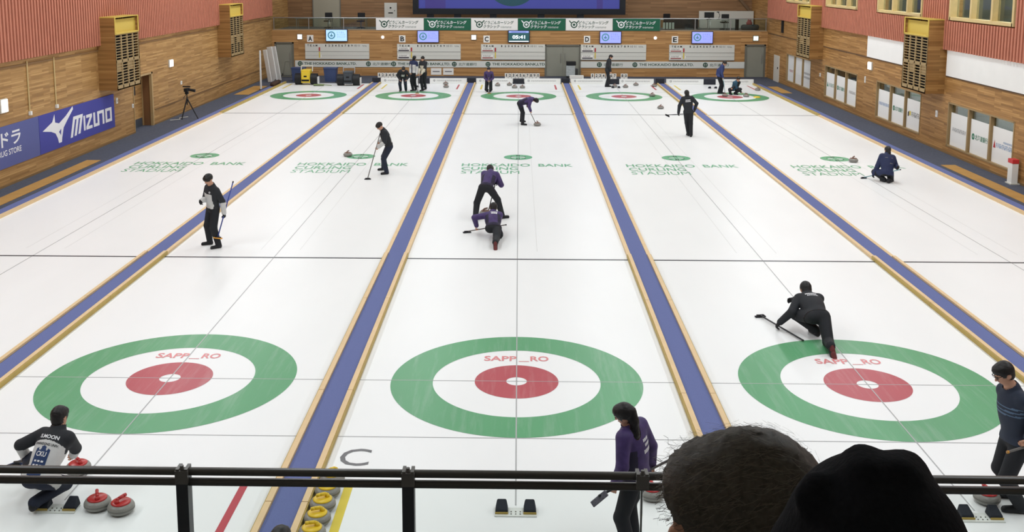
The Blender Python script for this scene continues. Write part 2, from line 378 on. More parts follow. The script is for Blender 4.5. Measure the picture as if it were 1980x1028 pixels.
# ------------------------------------------------------------------ walls
def holed(mb, axis, c, th, a0, a1, z0, z1, holes, mi=0):
    """wall slab across axis ('x' or 'y') at c..c+th, spanning a0..a1, z0..z1, with rectangular holes (a0,a1,z0,z1)"""
    A = sorted({a0, a1, *[h[0] for h in holes], *[h[1] for h in holes]}); Z = sorted({z0, z1, *[h[2] for h in holes], *[h[3] for h in holes]})
    A = [a for a in A if a0 <= a <= a1]; Z = [z for z in Z if z0 <= z <= z1]
    for p, q in zip(A[:-1], A[1:]):
        run = None
        for r, t in zip(Z[:-1], Z[1:]):
            ca, cz = (p+q)/2, (r+t)/2
            inside = any(h[0] < ca < h[1] and h[2] < cz < h[3] for h in holes)
            if not inside:
                run = [r, t] if run is None else [run[0], t]
            if (inside or t == Z[-1]) and run is not None:
                if axis == 'x': mb.span(c, c+th, p, q, run[0], run[1], mi)
                else: mb.span(p, q, c, c+th, run[0], run[1], mi)
                run = None
    return mb
CEIL = 8.6
LOWW = [(14.78, 19.25), (21.58, 26.05), (28.42, 32.9), (35.22, 39.7)]
UPW = [(15.1, 19.38), (21.75, 26.1), (28.62, 32.85), (35.5, 39.8)]
ZL0, ZL1, ZU0, ZU1 = .31, 1.70, 4.46, 5.75
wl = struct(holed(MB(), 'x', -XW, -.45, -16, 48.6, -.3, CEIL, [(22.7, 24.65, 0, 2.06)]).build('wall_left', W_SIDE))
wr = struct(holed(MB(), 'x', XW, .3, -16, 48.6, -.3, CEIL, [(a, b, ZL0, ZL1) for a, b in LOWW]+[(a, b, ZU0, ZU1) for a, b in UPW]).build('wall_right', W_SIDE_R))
GAL = 2.63
wf = struct(holed(MB(), 'y', YF, .3, -14.1, 14.1, 0, GAL, [(1.53, 3.50, 0, 1.80), (-13.92, -12.92, 0, 1.89), (12.88, 13.96, 0, 1.84)]).build('wall_far', W_FAR))
struct(MB().span(-14.1, 14.1, 48.2, 48.6, 0, CEIL).build('wall_gallery', W_GAL))
struct(MB().span(-14.1, 14.1, 44.305, 48.195, GAL-.25, GAL-.02).build('gallery_floor', CONC))
struct(MB().span(-14.1, 14.1, -16.4, -16.0, -.3, CEIL).build('wall_near', OFFW))
struct(MB().span(-14.6, 14.6, -16.4, 48.6, CEIL, CEIL+.2).build('ceiling', mat('ceiling_paint', rgb(214, 208, 198), .9)))
# red slatted cladding high on the side walls
def cladding(side, wall, y0, y1, z0, z1, holes, pitch=.2):
    x = side*XW; m = MB()
    holed(m, 'x', x, -side*.03, y0, y1, z0, z1, holes, 1)
    y = y0+.02
    while y+.12 < y1:
        runs = [[z0, z1]]
        for h in holes:
            if h[0]-.11 < y < h[1]+.0: runs = [[z0, h[2]], [h[3], z1]]
        for a, b in runs:
            if b-a > .05: m.span(x-side*.03, x-side*.13, y, y+.088, a, b, 0)
        y += pitch
    struct(m.build('trim_1' if side < 0 else 'trim_2', [RED, RED_BACK]), 'red vertical slat cladding high on the %s wall' % ('left' if side < 0 else 'right'))
cladding(-1, wl, -10, 43.9, 3.45, CEIL-.02, [], .185)
cladding(1, wr, -10, 43.9, 3.42, CEIL-.02, [(a-.1, b+.1, ZU0-.1, ZU1+.1) for a, b in UPW], .185)
# wall trims
tr = MB(); tr.span(-XW, -XW+.03, -2, 43.9, 3.26, 3.30); struct(tr.build('trim_3', mat('brown_trim', rgb(128, 96, 62), .6)))
tr = MB(); tr.span(-XW, -XW+.02, 24.8, 43.9, .60, .635); struct(tr.build('trim_4', mat('dull_brown_trim', rgb(122, 94, 62), .6)))
tr = MB()
for a, b in ((-2, 19.6), (21.95, 33.3), (35.75, 43.9)): tr.span(XW, XW-.025, a, b, 2.53, 2.565)
struct(tr.build('trim_5', mat('dark_brown_trim', rgb(92, 70, 50), .6)))
for s, nm in ((-1, 'left'), (1, 'right')):
    m = MB(); 
    for a, b in (((-9.6, 22.7), (24.65, 43.9)) if s < 0 else ((-9.6, 43.9),)): m.span(s*XW, s*(XW-.02), a, b, .03, .09)
    struct(m.build('baseboard_'+nm, mat('brown_baseboard', rgb(132, 104, 68), .6)))
# windows of the right wall
def window(n, a, b, z0, z1, proud=.03, film=None, fm=W_TRIM, room=1.0, frame_t=.06, mw=.06):
    w = empty('window_%d' % n, (XW, (a+b)/2, z0)); w['kind'] = 'structure'
    H = (b-a)/2; h = z1-z0
    f = MB()
    t = frame_t
    f.span(-proud, .16, -H-t, -H+t, -t, h+t); f.span(-proud, .16, H-t, H+t, -t, h+t); f.span(-proud, .16, -H, H, -t, t*.6); f.span(-proud, .16, -H, H, h-t*.6, h+t)
    f.build('window_frame', fm, w)
    for k in (1, 2):
        y = -H+2*H*k/3; MB().span(-proud*.6, .16, y-mw, y+mw, 0, h).build('mullion', fm, w)
    for k in range(3):
        y0, y1 = -H+2*H*k/3+.06, -H+2*H*(k+1)/3-.06
        MB().span(.10, .115, y0, y1, .03, h-.03).build('pane', GLASSW, w)
    r = MB()   # the room behind
    r.span(room, room+.05, -H-.5, H+.5, -.4, h+.4); r.span(.3, room, -H-.5, H+.5, -.45, -.4); r.span(.3, room, -H-.5, H+.5, h+.4, h+.45)
    r.span(.3, room, -H-.55, -H-.5, -.4, h+.4); r.span(.3, room, H+.5, H+.55, -.4, h+.4)
    r.build('room_behind', film or ROOMGREY, w)
    area('side_room_fill_light', (XW+room*.6, (a+b)/2, z1+.36), .3, b-a, 26 if z0 < 1 else 190, col=(1, 1, .96))  # unseen lamp added to brighten the room behind the panes
    return w, H
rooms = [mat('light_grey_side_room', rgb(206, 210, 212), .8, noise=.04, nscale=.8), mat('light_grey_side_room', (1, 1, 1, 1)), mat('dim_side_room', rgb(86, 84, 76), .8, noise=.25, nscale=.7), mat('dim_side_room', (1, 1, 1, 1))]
PANELS = [  # per lower window, from the nearest: (print on panel, colours) from far bay to near bay; None = too small to read
    [((None, GREYTX, .75), None), (('北海道銀行', GREENTX, .9), 'r'), ((None, BLUETX, .9), 'p')],
    [((None, BLUETX, .85), None), (('北海道銀行', GREENTX, .85), 'r'), ((None, BLKTX, .8), 'y')],
    [((None, GREENTX, .7), 'g'), (('北海道銀行', GREENTX, .85), 'r'), ((None, GREYTX, .6), None)],
    [((None, REDTX, .5), None), None, ((None, GREYTX, .9), '2')]]
def wtext(m, tx, o, X, Y, w, h, mi=0, bold=0.0, center=False):
    return text_on(m, tx, o, X, Y, w, h, mi, bold, center) if tx else print_bars(m, o, X, Y, w, h, mi, center)
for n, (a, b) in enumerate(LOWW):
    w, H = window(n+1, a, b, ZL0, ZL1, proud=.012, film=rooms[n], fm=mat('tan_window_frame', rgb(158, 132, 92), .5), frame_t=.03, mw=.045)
    h = ZL1-ZL0; top = 1.09 if n < 3 else h-.02
    for k in range(3):
        y1, y0 = H-2*H*k/3-.07, H-2*H*(k+1)/3+.07      # far bay first
        if k == 0 and False: pass
        p = MB().span(.07, .085, y0, y1, .02, top).build('white_film_panel', FILM if n < 3 else mat('grey_white_film', rgb(222, 224, 224), .5), w)
        pr = PANELS[n][k]
        if not pr: continue
        (tx, tm, wd), ex = pr
        m = MB(); X = (0, -1, 0); Wd = (y1-y0)*wd; cy = (y0+y1)/2; z = .56; hh = .12
        if ex == '2':
            wtext(m, None, (.066, cy, z+.13), X, (0, 0, 1), Wd, .10, 0, .02, True); wtext(m, None, (.066, cy, z-.07), X, (0, 0, 1), Wd, .10, 0, .02, True)
        elif ex == 'r':
            q = y1-.2; m.annulus((.066, q, z), .055, .1, 32, 0, (0, 1, 0), (0, 0, 1)); m.span(.064, .067, q-.02, q+.02, z-.09, z+.09)
            wtext(m, tx, (.066, q-.13, z-.08), X, (0, 0, 1), Wd-.35, .17, 0, .01)
        elif ex == 'p':
            wtext(m, tx, (.066, y1-.25, z-.07), X, (0, 0, 1), Wd-.2, .13, 0, .01); m.poly([(.066, y1-.08, z-.1), (.066, y1-.22, z-.1), (.066, y1-.15, z+.14)], 1)
            wtext(m, None, (.066, y1-.7, z+.1), X, (0, 0, 1), .6, .06, 0, 0)
        elif ex == 'y':
            m.poly([(.066, y1-.12, z-.1), (.066, y1-.22, z-.1), (.066, y1-.22, z+.1), (.066, y1-.12, z+.04)], 0); m.poly([(.066, y1-.25, z-.06), (.066, y1-.38, z-.06), (.066, y1-.38, z+.1), (.066, y1-.25, z+.1)], 1)
            wtext(m, tx, (.066, y1-.46, z-.08), X, (0, 0, 1), Wd-.32, .17, 0, .01)
        elif ex == 'g':
            m.poly([(.066, y1-.1, z-.1), (.066, y1-.3, z-.1), (.066, y1-.2, z+.12)], 0); wtext(m, tx, (.066, y1-.42, z-.08), X, (0, 0, 1), Wd-.2, .16, 0, .01)
        else: wtext(m, tx, (.066, cy, z), X, (0, 0, 1), Wd, hh, 0, .0, True)
        m.build('panel_print', [tm, REDTX if ex == 'p' else YELTX], p)
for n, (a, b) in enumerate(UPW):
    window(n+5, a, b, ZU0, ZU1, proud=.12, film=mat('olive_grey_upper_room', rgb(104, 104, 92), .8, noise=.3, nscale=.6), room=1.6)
# doors
def hang_door(n, x0, x1, h, leaves, lab):
    d = empty('door_%d' % n, ((x0+x1)/2, YF, 0)); d['kind'] = 'structure'; H = (x1-x0)/2
    f = MB(); f.span(-H-.05, -H+.04, -.03, .12, .03, h+.05); f.span(H-.04, H+.05, -.03, .12, .03, h+.05); f.span(-H-.05, H+.05, -.03, .12, h-.03, h+.05); f.build('door_frame', GREYFR, d)
    for k in range(leaves):
        a = -H+.04+(2*H-.08)*k/leaves; b = -H+.04+(2*H-.08)*(k+1)/leaves
        p = MB().span(a+.005, b-.005, .04, .09, .035, h-.035).build('door_leaf', GREYDOOR, d)
        hx = (b-.12 if k == 0 else a+.12)
        MB().tube((hx, .0, .8), (hx, .0, 1.35), .015).build('door_handle', STEEL, p)
hang_door(1, -13.92, -12.92, 1.89, 1, ''); hang_door(2, 1.53, 3.50, 1.80, 2, ''); hang_door(3, 12.88, 13.96, 1.84, 1, '')
d4 = empty('door_4', (XW, 41.7, 0)); d4['kind'] = 'structure'
MB().span(-.04, 0, -.55, .55, .03, 1.46).build('door_leaf', mat('pale_grey_door', rgb(206, 200, 188), .5), d4); MB().span(-.07, -.04, -.42, -.34, .75, .85).build('door_handle', BLACK, d4)
# recess in the left wall with a boarded door
d5 = empty('door_5', (-XW, 23.7, 0)); d5['kind'] = 'structure'
MB().span(-.45, -.40, -1.0, .95, 0, 2.06).build('door_leaf', W_SIDE, d5)
m = MB(); m.span(-.42, -.36, .86, .95, .03, 2.06); m.span(-.08, .02, .86, .98, .03, 2.1); m.span(-.08, .02, -1.03, -.98, .03, 2.1); m.span(-.08, .02, -1.03, .98, 2.03, 2.1); m.build('door_frame', mat('tan_door_frame', rgb(176, 148, 104), .5), d5)
MB().span(-.37, -.08, .90, .945, .03, 2.03).build('door_reveal', mat('brown_door_reveal', rgb(128, 92, 60), .6), d5)
MB().span(-.40, -.38, -.2, .2, 1.28, 1.62).build('dark_notice', mat('dark_slate_panel', rgb(52, 50, 50), .5), d5)
MB().span(-.40, -.385, -.9, .8, .03, .35).build('kick_plate', mat('dark_steel_plate', rgb(70, 76, 84), .4), d5)

# ------------------------------------------------------------------ spectator stand
st = MB()
for y0, y1, z in ((-11.4, -9.55, 2.5), (-12.2, -11.4, 3.0), (-13.75, -12.2, 3.5), (-16.0, -13.75, 4.2)): st.span(-14.1, 14.1, y0, y1, -.3, z)
struct(st.build('spectator_stand', CONC), 'stepped grey spectator stand at the near end')

# ================================================================== THINGS ON THE WALLS
def duct(s, y0, y1, lab):
    d = tag(empty('air_duct', (s*XW, (y0+y1)/2, 1.94)), lab, 'air duct', 'wooden air ducts on the side walls')
    H = (y1-y0)/2; Z = 2.43; D = .62
    X = lambda a: -s*a
    m = MB(); m.span(X(0), X(D), -H, -H+.04, 0, Z); m.span(X(0), X(D), H-.04, H, 0, Z); m.span(X(0), X(D), -H+.04, H-.04, 0, .04); m.build('wooden_casing', W_BOX, d)
    MB().span(X(.004), X(D-.12), -H+.05, H-.05, .05, 1.86).build('shade_backing', DARK, d)  # solid block coloured dark as the shade behind the grille slots
    h = MB(); h.span(X(D-.10), X(D-.09), -H+.04, H-.04, 1.91, Z-.06); h.span(X(D+.001), X(D+.02), -H, -H+.07, 1.87, Z); h.span(X(D+.001), X(D+.02), H-.07, H, 1.87, Z)
    h.span(X(D-.10), X(D+.02), -H+.045, H-.045, 1.87, 1.92); h.span(X(0), X(D+.02), -H-.005, H+.005, Z+.001, Z+.03); h.build('yellow_hood', YELHOOD, d)
    g = MB(); W = 2*H
    for k in range(5):
        y = -H+.04+(W-.08)*k/4; g.span(X(D-.04), X(D), y-.035, y+.035, 0, 1.87)
    n = 19
    for k in range(n+1):
        z = .05+1.8*k/n; g.span(X(D-.035), X(D-.005), -H+.04, H-.04, z-.0125, z+.0125)
    g.span(X(D-.10), X(D), -H+.04, H-.04, .92, 1.0); g.span(X(D-.10), X(D), -H+.04, H-.04, 0, .14)
    # closed slots of the upper, middle courses
    for k in range(4):
        ya = -H+.04+(W-.08)*k/4; yb = -H+.04+(W-.08)*(k+1)/4
        if k in (0, 2): g.span(X(D-.05), X(D-.028), ya, yb, .62, .92)
    g.build('slotted_grille', GRILLE, d)
duct(-1, 19.70, 21.85, 'tall boxed wooden air duct with yellow hood on the left wall, the nearer one')
duct(-1, 33.40, 35.65, 'tall boxed wooden air duct with yellow hood on the left wall, the farther one')
duct(1, 19.70, 21.85, 'tall boxed wooden air duct with yellow hood on the right wall, the nearer one')
duct(1, 33.38, 35.65, 'tall boxed wooden air duct with yellow hood on the right wall, the farther one')

# banners on the left wall
b1 = tag(empty('banner', (-XW+.004, 12.4, .55)), 'slate blue banner with white katakana on the left wall', 'banner')
MB().span(0, .03, -2.8, 2.78, 0, 1.15).build('banner_sheet', SLATEB, b1)
WHITETX = mat('white_print', rgb(236, 236, 238), .7)
m = MB(); text_on(m, 'サツドラ', (.032, -.95, .58), (0, 1, 0), (0, 0, 1), 2.62, .40, 0, .02); m.build('katakana_lettering', WHITETX, b1); m = MB(); text_on(m, 'SAPPORO DRUG STORE', (.032, -.95, .33), (0, 1, 0), (0, 0, 1), 2.62, .16, 0, .012); m.build('lettering', WHITETX, b1)
b2 = tag(empty('banner', (-XW+.004, 18.0, .55)), 'navy blue banner with a white bird-like mark on the left wall', 'banner')
MB().span(0, .03, -2.80, 2.80, 0, 1.15).build('banner_sheet', NAVYB, b2)
m = MB()
def img2wall(u, v):   # flat mark measured on the banner: 0..1762 x 0..1028 grid of the banner's own artwork
    return u, v
# bird mark: swept wing, crest, tail and foot drawn as one outline with a hole left by two pieces
BY = lambda y: y-18.0
mk = [(15.40, 1.21), (16.05, 1.40), (16.22, 1.62), (16.24, 1.36), (16.50, 1.30), (17.0, 1.47), (17.5, 1.70), (17.52, 1.60), (17.05, 1.30), (16.80, 1.13), (16.66, .84), (16.62, .70), (16.42, .70), (16.36, .86), (16.22, 1.03), (15.95, 1.12)]
def curvepts(P):
    return [(.032, BY(y), z-.55) for y, z in P]
m.add(curvepts(mk), [(0, 1, 15), (1, 2, 3), (1, 3, 14, 15), (3, 4, 13, 14), (4, 5, 8, 9), (5, 6, 7, 8), (4, 9, 10, 11, 12, 13)])
m.build('bird_mark', WHITETX, b2)
m = MB(); MB.add(m, curvepts([(16.46, 1.04), (16.62, 1.12), (16.58, .92)]), [(0, 2, 1)]); 
for v in range(len(m.v)): m.v[v] = (.034, m.v[v][1], m.v[v][2])
m.build('mark_hole', NAVYB, b2)
m = MB(); x = .032
def stroke(P): m.add([(x, BY(a), z-.55) for a, z in P], [tuple(range(len(P)))])
zb, zt = .80, 1.28
# slanted M with tall left strokes, then IZUNO in blocky capitals
for k in range(3):
    y0 = 17.24+.285*k; b0 = .72+.02*k; sl = .42*(1.255-b0); stroke([(y0, b0), (y0+.165, b0), (y0+.165+sl, 1.255), (y0+sl, 1.255)])
stroke([(17.465, 1.256), (18.19, 1.256), (18.225, 1.36), (17.51, 1.36)])
stroke([(18.25, zb), (18.38, zb), (18.38, zt), (18.25, zt)])
for P in ([(18.46, zt), (18.92, zt), (18.92, zt-.1), (18.46, zt-.1)], [(18.74, zt-.1), (18.92, zt-.1), (18.62, zb+.1), (18.44, zb+.1)], [(18.44, zb), (18.92, zb), (18.92, zb+.1), (18.44, zb+.1)],
          [(19.02, zb), (19.17, zb), (19.17, zt), (19.02, zt)], [(19.17, zb), (19.34, zb), (19.34, zb+.1), (19.17, zb+.1)], [(19.34, zb), (19.49, zb), (19.49, zt), (19.34, zt)],
          [(19.49, zt-.1), (19.75, zt-.1), (19.75, zt), (19.49, zt)], [(19.75, zb), (19.90, zb), (19.90, zt), (19.75, zt)],
          [(20.0, zb), (20.15, zb), (20.15, zt), (20.0, zt)], [(20.40, zb), (20.55, zb), (20.55, zt), (20.40, zt)], [(20.15, zb), (20.40, zb), (20.40, zb+.1), (20.15, zb+.1)], [(20.15, zt-.1), (20.40, zt-.1), (20.40, zt), (20.15, zt)]):
    stroke(P)
m.build('lettering', WHITETX, b2)
# blank white banners on the right wall
for a, b, lb in ((9.0, 19.55, 'long blank white banner under the red slats, nearest on the right wall'), (21.95, 27.27, 'shorter blank white banner beyond the near duct on the right wall')):
    tag(MB().span(XW-.004, XW-.04, a, b, 2.57, 3.41).build('banner', WHITE2), lb, 'banner')
# conduits
for y, zb, nm in ((14.72, 1.86, 'nearer'), (16.42, 1.84, 'farther')):
    c = tag(empty('wall_conduit', (-XW+.02, y, zb)), 'thin pale cable conduit running down the left wall, the %s one' % nm, 'conduit')
    MB().tube((0, 0, .05), (0, 0, 1.5), .022).build('pipe', W_TRIM, c); MB().box((.02, 0, 0), (.07, .09, .11)).build('socket_box', WHITE, c)
# small lit wall lamps
def wall_lamp(x, y, z, ax, w, h, lab, m=LAMPW):
    o = empty('wall_light', (x, y, z)); tag(o, lab, 'wall light', 'small lit lamps on the walls')
    if ax == 'x': MB().span(0, .05*(-1 if x > 0 else 1), -w/2-.04, w/2+.04, -h/2-.02, h/2+.02).build('housing', OFFW, o); MB().span(.05*(-1 if x > 0 else 1), .08*(-1 if x > 0 else 1), -w/2, w/2, -h/2, h/2).build('lit_face', m, o)
    else: MB().span(-w/2-.03, w/2+.03, -.05, 0, -h/2-.03, h/2+.03).build('housing', GREYFR, o); MB().span(-w/2, w/2, -.08, -.05, -h/2, h/2).build('lit_face', m, o)
wall_lamp(-XW, 13.24, 2.26, 'x', .30, .34, 'lit white emergency light above the banners on the left wall')
wall_lamp(-XW, 26.78, 2.24, 'x', .34, .26, 'lit white emergency light on the left wall above the tripod')
wall_lamp(XW, 26.84, 2.23, 'x', .34, .28, 'lit white emergency light on the right wall between window groups')
GRNLAMP = mat('lit_exit_lamp', rgb(225, 250, 238), .5, emit=(.8, 1, .9, 1), estr=1.1)
wall_lamp(-12.50, YF, 2.25, 'y', .25, .26, 'lit white square lamp at the left end of the far wall')
wall_lamp(-2.56, YF, 2.25, 'y', .25, .25, 'lit white square lamp left of the letter C on the far wall')
wall_lamp(13.42, YF, 2.24, 'y', .26, .24, 'lit greenish exit lamp above the right door of the far wall', GRNLAMP)
for x, nm in ((-7.76, 'left'), (7.75, 'right')):
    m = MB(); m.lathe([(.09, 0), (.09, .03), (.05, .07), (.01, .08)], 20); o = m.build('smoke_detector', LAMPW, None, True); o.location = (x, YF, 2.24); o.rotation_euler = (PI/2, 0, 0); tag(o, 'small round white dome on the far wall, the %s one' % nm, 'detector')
for (s, y, z, w, h, lb) in ((-1, 21.1, 1.42, .13, .2, 'small white switch plate beside the navy banner'), (-1, 22.55, 1.05, .1, .14, 'small white switch plate at the edge of the left doorway'), (-1, 28.0, 1.32, .14, .14, 'small round white sensor above the video camera'),
                            (1, 27.4, 1.62, .08, .26, 'narrow white plate between the second and third window groups'), (1, 20.15, 1.22, .14, .22, 'white switch plate under the near right duct'), (1, 33.6, 1.2, .14, .16, 'white switch plate below the far right duct')):
    p = empty('wall_plate', (s*XW, y, z)); tag(p, lb, 'wall plate')
    MB().span(0, -s*.03, -w/2, w/2, -h/2, h/2).build('plate', WHITE, p); MB().span(-s*.03, -s*.04, -w/5, w/5, -h/5, h/5).build('switch', OFFW, p)
# fire cabinet post
p = tag(empty('fire_post', (13.93, 14.33, 0)), 'white post with a red top beside the nearest window on the right', 'post')
MB().span(-.09, .09, -.13, .13, .03, .62).build('post_body', WHITE, p, bevel=.01); MB().span(-.095, .095, -.14, .14, .62, .74).build('red_top', mat('red_plastic', rgb(206, 60, 62), .4), p, bevel=.01); MB().span(-.12, .14, -.17, .17, .03, .06).build('foot', OFFW, p)
# black upright on the right wall near the far corner
tag(MB().span(XW, XW-.1, 40.55, 40.75, 2.75, 3.4).build('wall_speaker', BLACK), 'small dark speaker high on the right wall by the far corner', 'speaker')

# ------------------------------------------------------------------ far wall
Yw = YF-.004
X1, Z1 = (1, 0, 0), (0, 0, 1)
SBX = {'A': (-12.21, -8.54), 'B': (-6.94, -3.31), 'C': (-2.15, 1.50), 'D': (3.53, 7.24), 'E': (8.55, 12.24)}
SBS = {'A': None, 'B': BLKTX, 'C': REDTX, 'D': BLKTX, 'E': REDTX}
SBT = {'A': (), 'B': (0, 1), 'C': (0, 1), 'D': (0, 1), 'E': (0, 1)}
TVX = {'A': (-11.01, -9.75), 'B': (-5.78, -4.54), 'C': (-.62, .62), 'D': (4.58, 5.82), 'E': (9.78, 11.0)}
LTX = {'A': -11.91, 'B': -6.64, 'C': -1.83, 'D': 3.88, 'E': 8.86}
SCR1 = mat('pale_blue_screen', rgb(160, 200, 244), .3, emit=rgb(172, 208, 246), estr=.8)
SCR2 = mat('lilac_screen', rgb(140, 150, 220), .3, emit=rgb(150, 160, 232), estr=.75)
SCRD = mat('teal_dark_screen', rgb(40, 74, 78), .3, emit=rgb(44, 84, 88), estr=.7)
SCRW = mat('white_screen_print', rgb(230, 240, 245), .3, emit=rgb(232, 242, 250), estr=.9)
SCRG = mat('muted_screen_print', rgb(80, 130, 140), .3, emit=rgb(86, 138, 150), estr=.5)
SCRG2 = mat('muted_blue_screen_print', rgb(90, 110, 170), .3, emit=rgb(96, 116, 176), estr=.5)
SBW = mat('scoreboard_white', rgb(214, 214, 206), .6)
TVFR = mat('navy_black_frame', rgb(34, 38, 66), .4)
WHCARD = mat('white_card', rgb(238, 236, 230), .6)
for L in 'ABCDE':
    a, b = SBX[L]; w = b-a
    d = tag(empty('scoreboard', (a, YF-.004, 1.0)), 'white curling scoreboard under the letter %s on the far wall' % L, 'scoreboard', 'scoreboards on the far wall')
    MB().span(0, w, -.05, 0, 0, .86).build('board', SBW, d)
    f = MB(); f.span(0, w, -.065, -.05, -.035, .0); f.span(0, w, -.058, -.05, .405, .425); f.span(0, w, -.054, -.05, .19, .198); f.build('ruled_rail', mat('grey_rail', rgb(126, 126, 122), .5), d)
    m = MB(); y = -.053
    for t, x, w_, h_ in [('TEAM'[k], .13+.16*k, .10, .11) for k in range(4)]+[(str(k+1), 1.16+.185*k, .09 if k else .05, .11) for k in range(9)]+[('10', 2.82, .14, .11), ('11', 3.03, .11, .11), ('TOTAL', 3.27, .27, .08)]:
        m = MB(); text_on(m, t, (x, y, .70), X1, Z1, w_, h_, 0, .02 if len(t) == 1 else 0); m.build('printed_letter' if t.isalpha() else 'printed_number', BLKTX, d)
    q = MB().span(.78, .86, -.058, -.05, .44, .66).build('red_marker', REDTX, d); q = MB().span(.79, .85, -.058, -.05, .06, .41).build('yellow_marker', YELTX, d)
    for j, t in enumerate(SBT[L]):
        c = MB().span(.06, .70, -.062, -.05, .44-.41*j, .67-.41*j+.0).build('name_card', WHCARD, d)
        n = MB(); print_bars(n, (.12, -.064, .56-.41*j), X1, Z1, .50-.05*j, .085); n.span(.08, .68, -.064, -.062, .46-.41*j, .53-.41*j, 1); n.build('name_print', [BLKTX, mat('dusky_card_band', rgb(70, 66, 74), .7) if SBS[L] == BLKTX else mat('red_card_band', rgb(160, 100, 98), .7)], c)
    if L in 'AE': MB().span(.88, .94, -.058, -.05, .08, .24).build('small_digit_card', WHCARD, d)
    # lane letter card
    c = tag(empty('letter_card', (LTX[L], YF, 2.15)), 'white card with black capital %s on the far wall' % L, 'sign', 'lane letters on the far wall')
    MB().span(-.18, .18, -.03, 0, -.2, .2).build('card', WHCARD, c)
    m = MB(); text_on(m, L, (0, -.033, 0), X1, Z1, .22, .28, 0, .03, True); m.build('letter', BLKTX, c)
    # hanging screen
    a, b = TVX[L]; w = b-a; z0 = {'A': 1.99, 'B': 1.94, 'C': 1.96, 'D': 1.92, 'E': 1.93}[L]; hh = .70
    v = tag(empty('television', ((a+b)/2, YF-.125, z0)), {'A': 'bright pale blue wall screen beside the letter A', 'B': 'lilac wall screen with round emblem beside the letter B', 'C': 'dark wall screen showing a white clock reading beside the letter C', 'D': 'lilac wall screen with round emblem beside the letter D', 'E': 'lilac wall screen with round emblem beside the letter E'}[L], 'television', 'screens over the scoreboards')
    MB().span(-w/2, w/2, 0, .06, 0, hh).build('casing', TVFR, v, bevel=.01); MB().span(-.12, .12, .06, .12, .2, .5).build('bracket', BLACK, v)
    MB().span(-w/2+.035, w/2-.035, -.006, 0, .035, hh-.035).build('screen', SCRD if L == 'C' else SCR1 if L == 'A' else SCR2, v)
    m = MB(); y = -.009
    if L == 'C':
        text_on(m, '05:41', (0, y, .32), X1, Z1, .72, .20, 0, .03, True); m.build('clock_digits', SCRW, v); m = MB(); m.span(-.56, .56, y, y+.001, .05, .10); m.span(-.56, .56, y, y+.001, .56, .66, 1); m.span(-.42, .42, y-.001, y, .58, .62, 2)
        m.build('screen_picture', [SCRW, SCR2, SCRG2], v)
    else:
        m.annulus((-w*.23, y, .36), .15, .22, 32, 0, X1, Z1); m.span(-w*.23-.09, -w*.23+.09, y, y+.001, .3, .36); m.span(-w*.23-.03, -w*.23+.03, y, y+.001, .28, .46)
        m.build('screen_emblem', [SCRG, SCRG2], v); m = MB()
        text_on(m, 'どうぎん', (.02, y, .47), X1, Z1, .42, .10, 1); text_on(m, 'カーリング', (.02, y, .34), X1, Z1, .48, .10, 1); text_on(m, 'クラシック', (.02, y, .21), X1, Z1, .48, .10, 1)
        m.build('screen_lettering', [SCRG, SCRG2], v)
# bank boards
def bank_board(x0, x1, items, lab):
    d = tag(empty('sponsor_board', (x0, YF-.004, .53)), lab, 'sponsor board')
    MB().span(0, x1-x0, -.03, 0, 0, .37).build('board', mat('pale_grey_board', rgb(214, 216, 210), .6), d)
    m = MB(); y = -.033
    for x, t, w in items:
        x -= x0; m.annulus((x, y, .185), .085, .14, 32, 0, X1, Z1); m.span(x-.025, x+.025, y, y+.001, .09, .28); m.span(x-.09, x+.09, y, y+.001, .16, .2)
        text_on(m, t, (x+.24, y, .10), X1, Z1, w, .17, 0, .02 if t[0] == 'T' else .01)
    m.build('lettering', DGREENTX, d)
EN, JP = 'THE HOKKAIDO BANK,LTD.', '北海道銀行'
bank_board(-12.81, 1.51, [(-12.52, EN, 3.0), (-8.6, JP, 1.1), (-7.15, EN, 3.0), (-3.68, JP, 1.05), (-1.75, EN, 3.05)], 'long pale sponsor board with green lettering left of the double door')
bank_board(3.54, 12.83, [(4.6, JP, 1.1), (6.62, EN, 3.1), (10.62, JP, 1.1)], 'long pale sponsor board with green lettering right of the double door')
for x, lb in ((-4.72, 'small white notice on the far wall behind the group, left of two'), (-4.02, 'small white notice on the far wall behind the group, right of two')):
    c = tag(empty('notice', (x, YF, .1)), lb, 'notice'); MB().span(-.3, .3, -.02, 0, 0, .38).build('sheet', WHCARD, c); MB().span(-.2, .2, -.024, -.02, .16, .22).build('print', GREYTX, c)

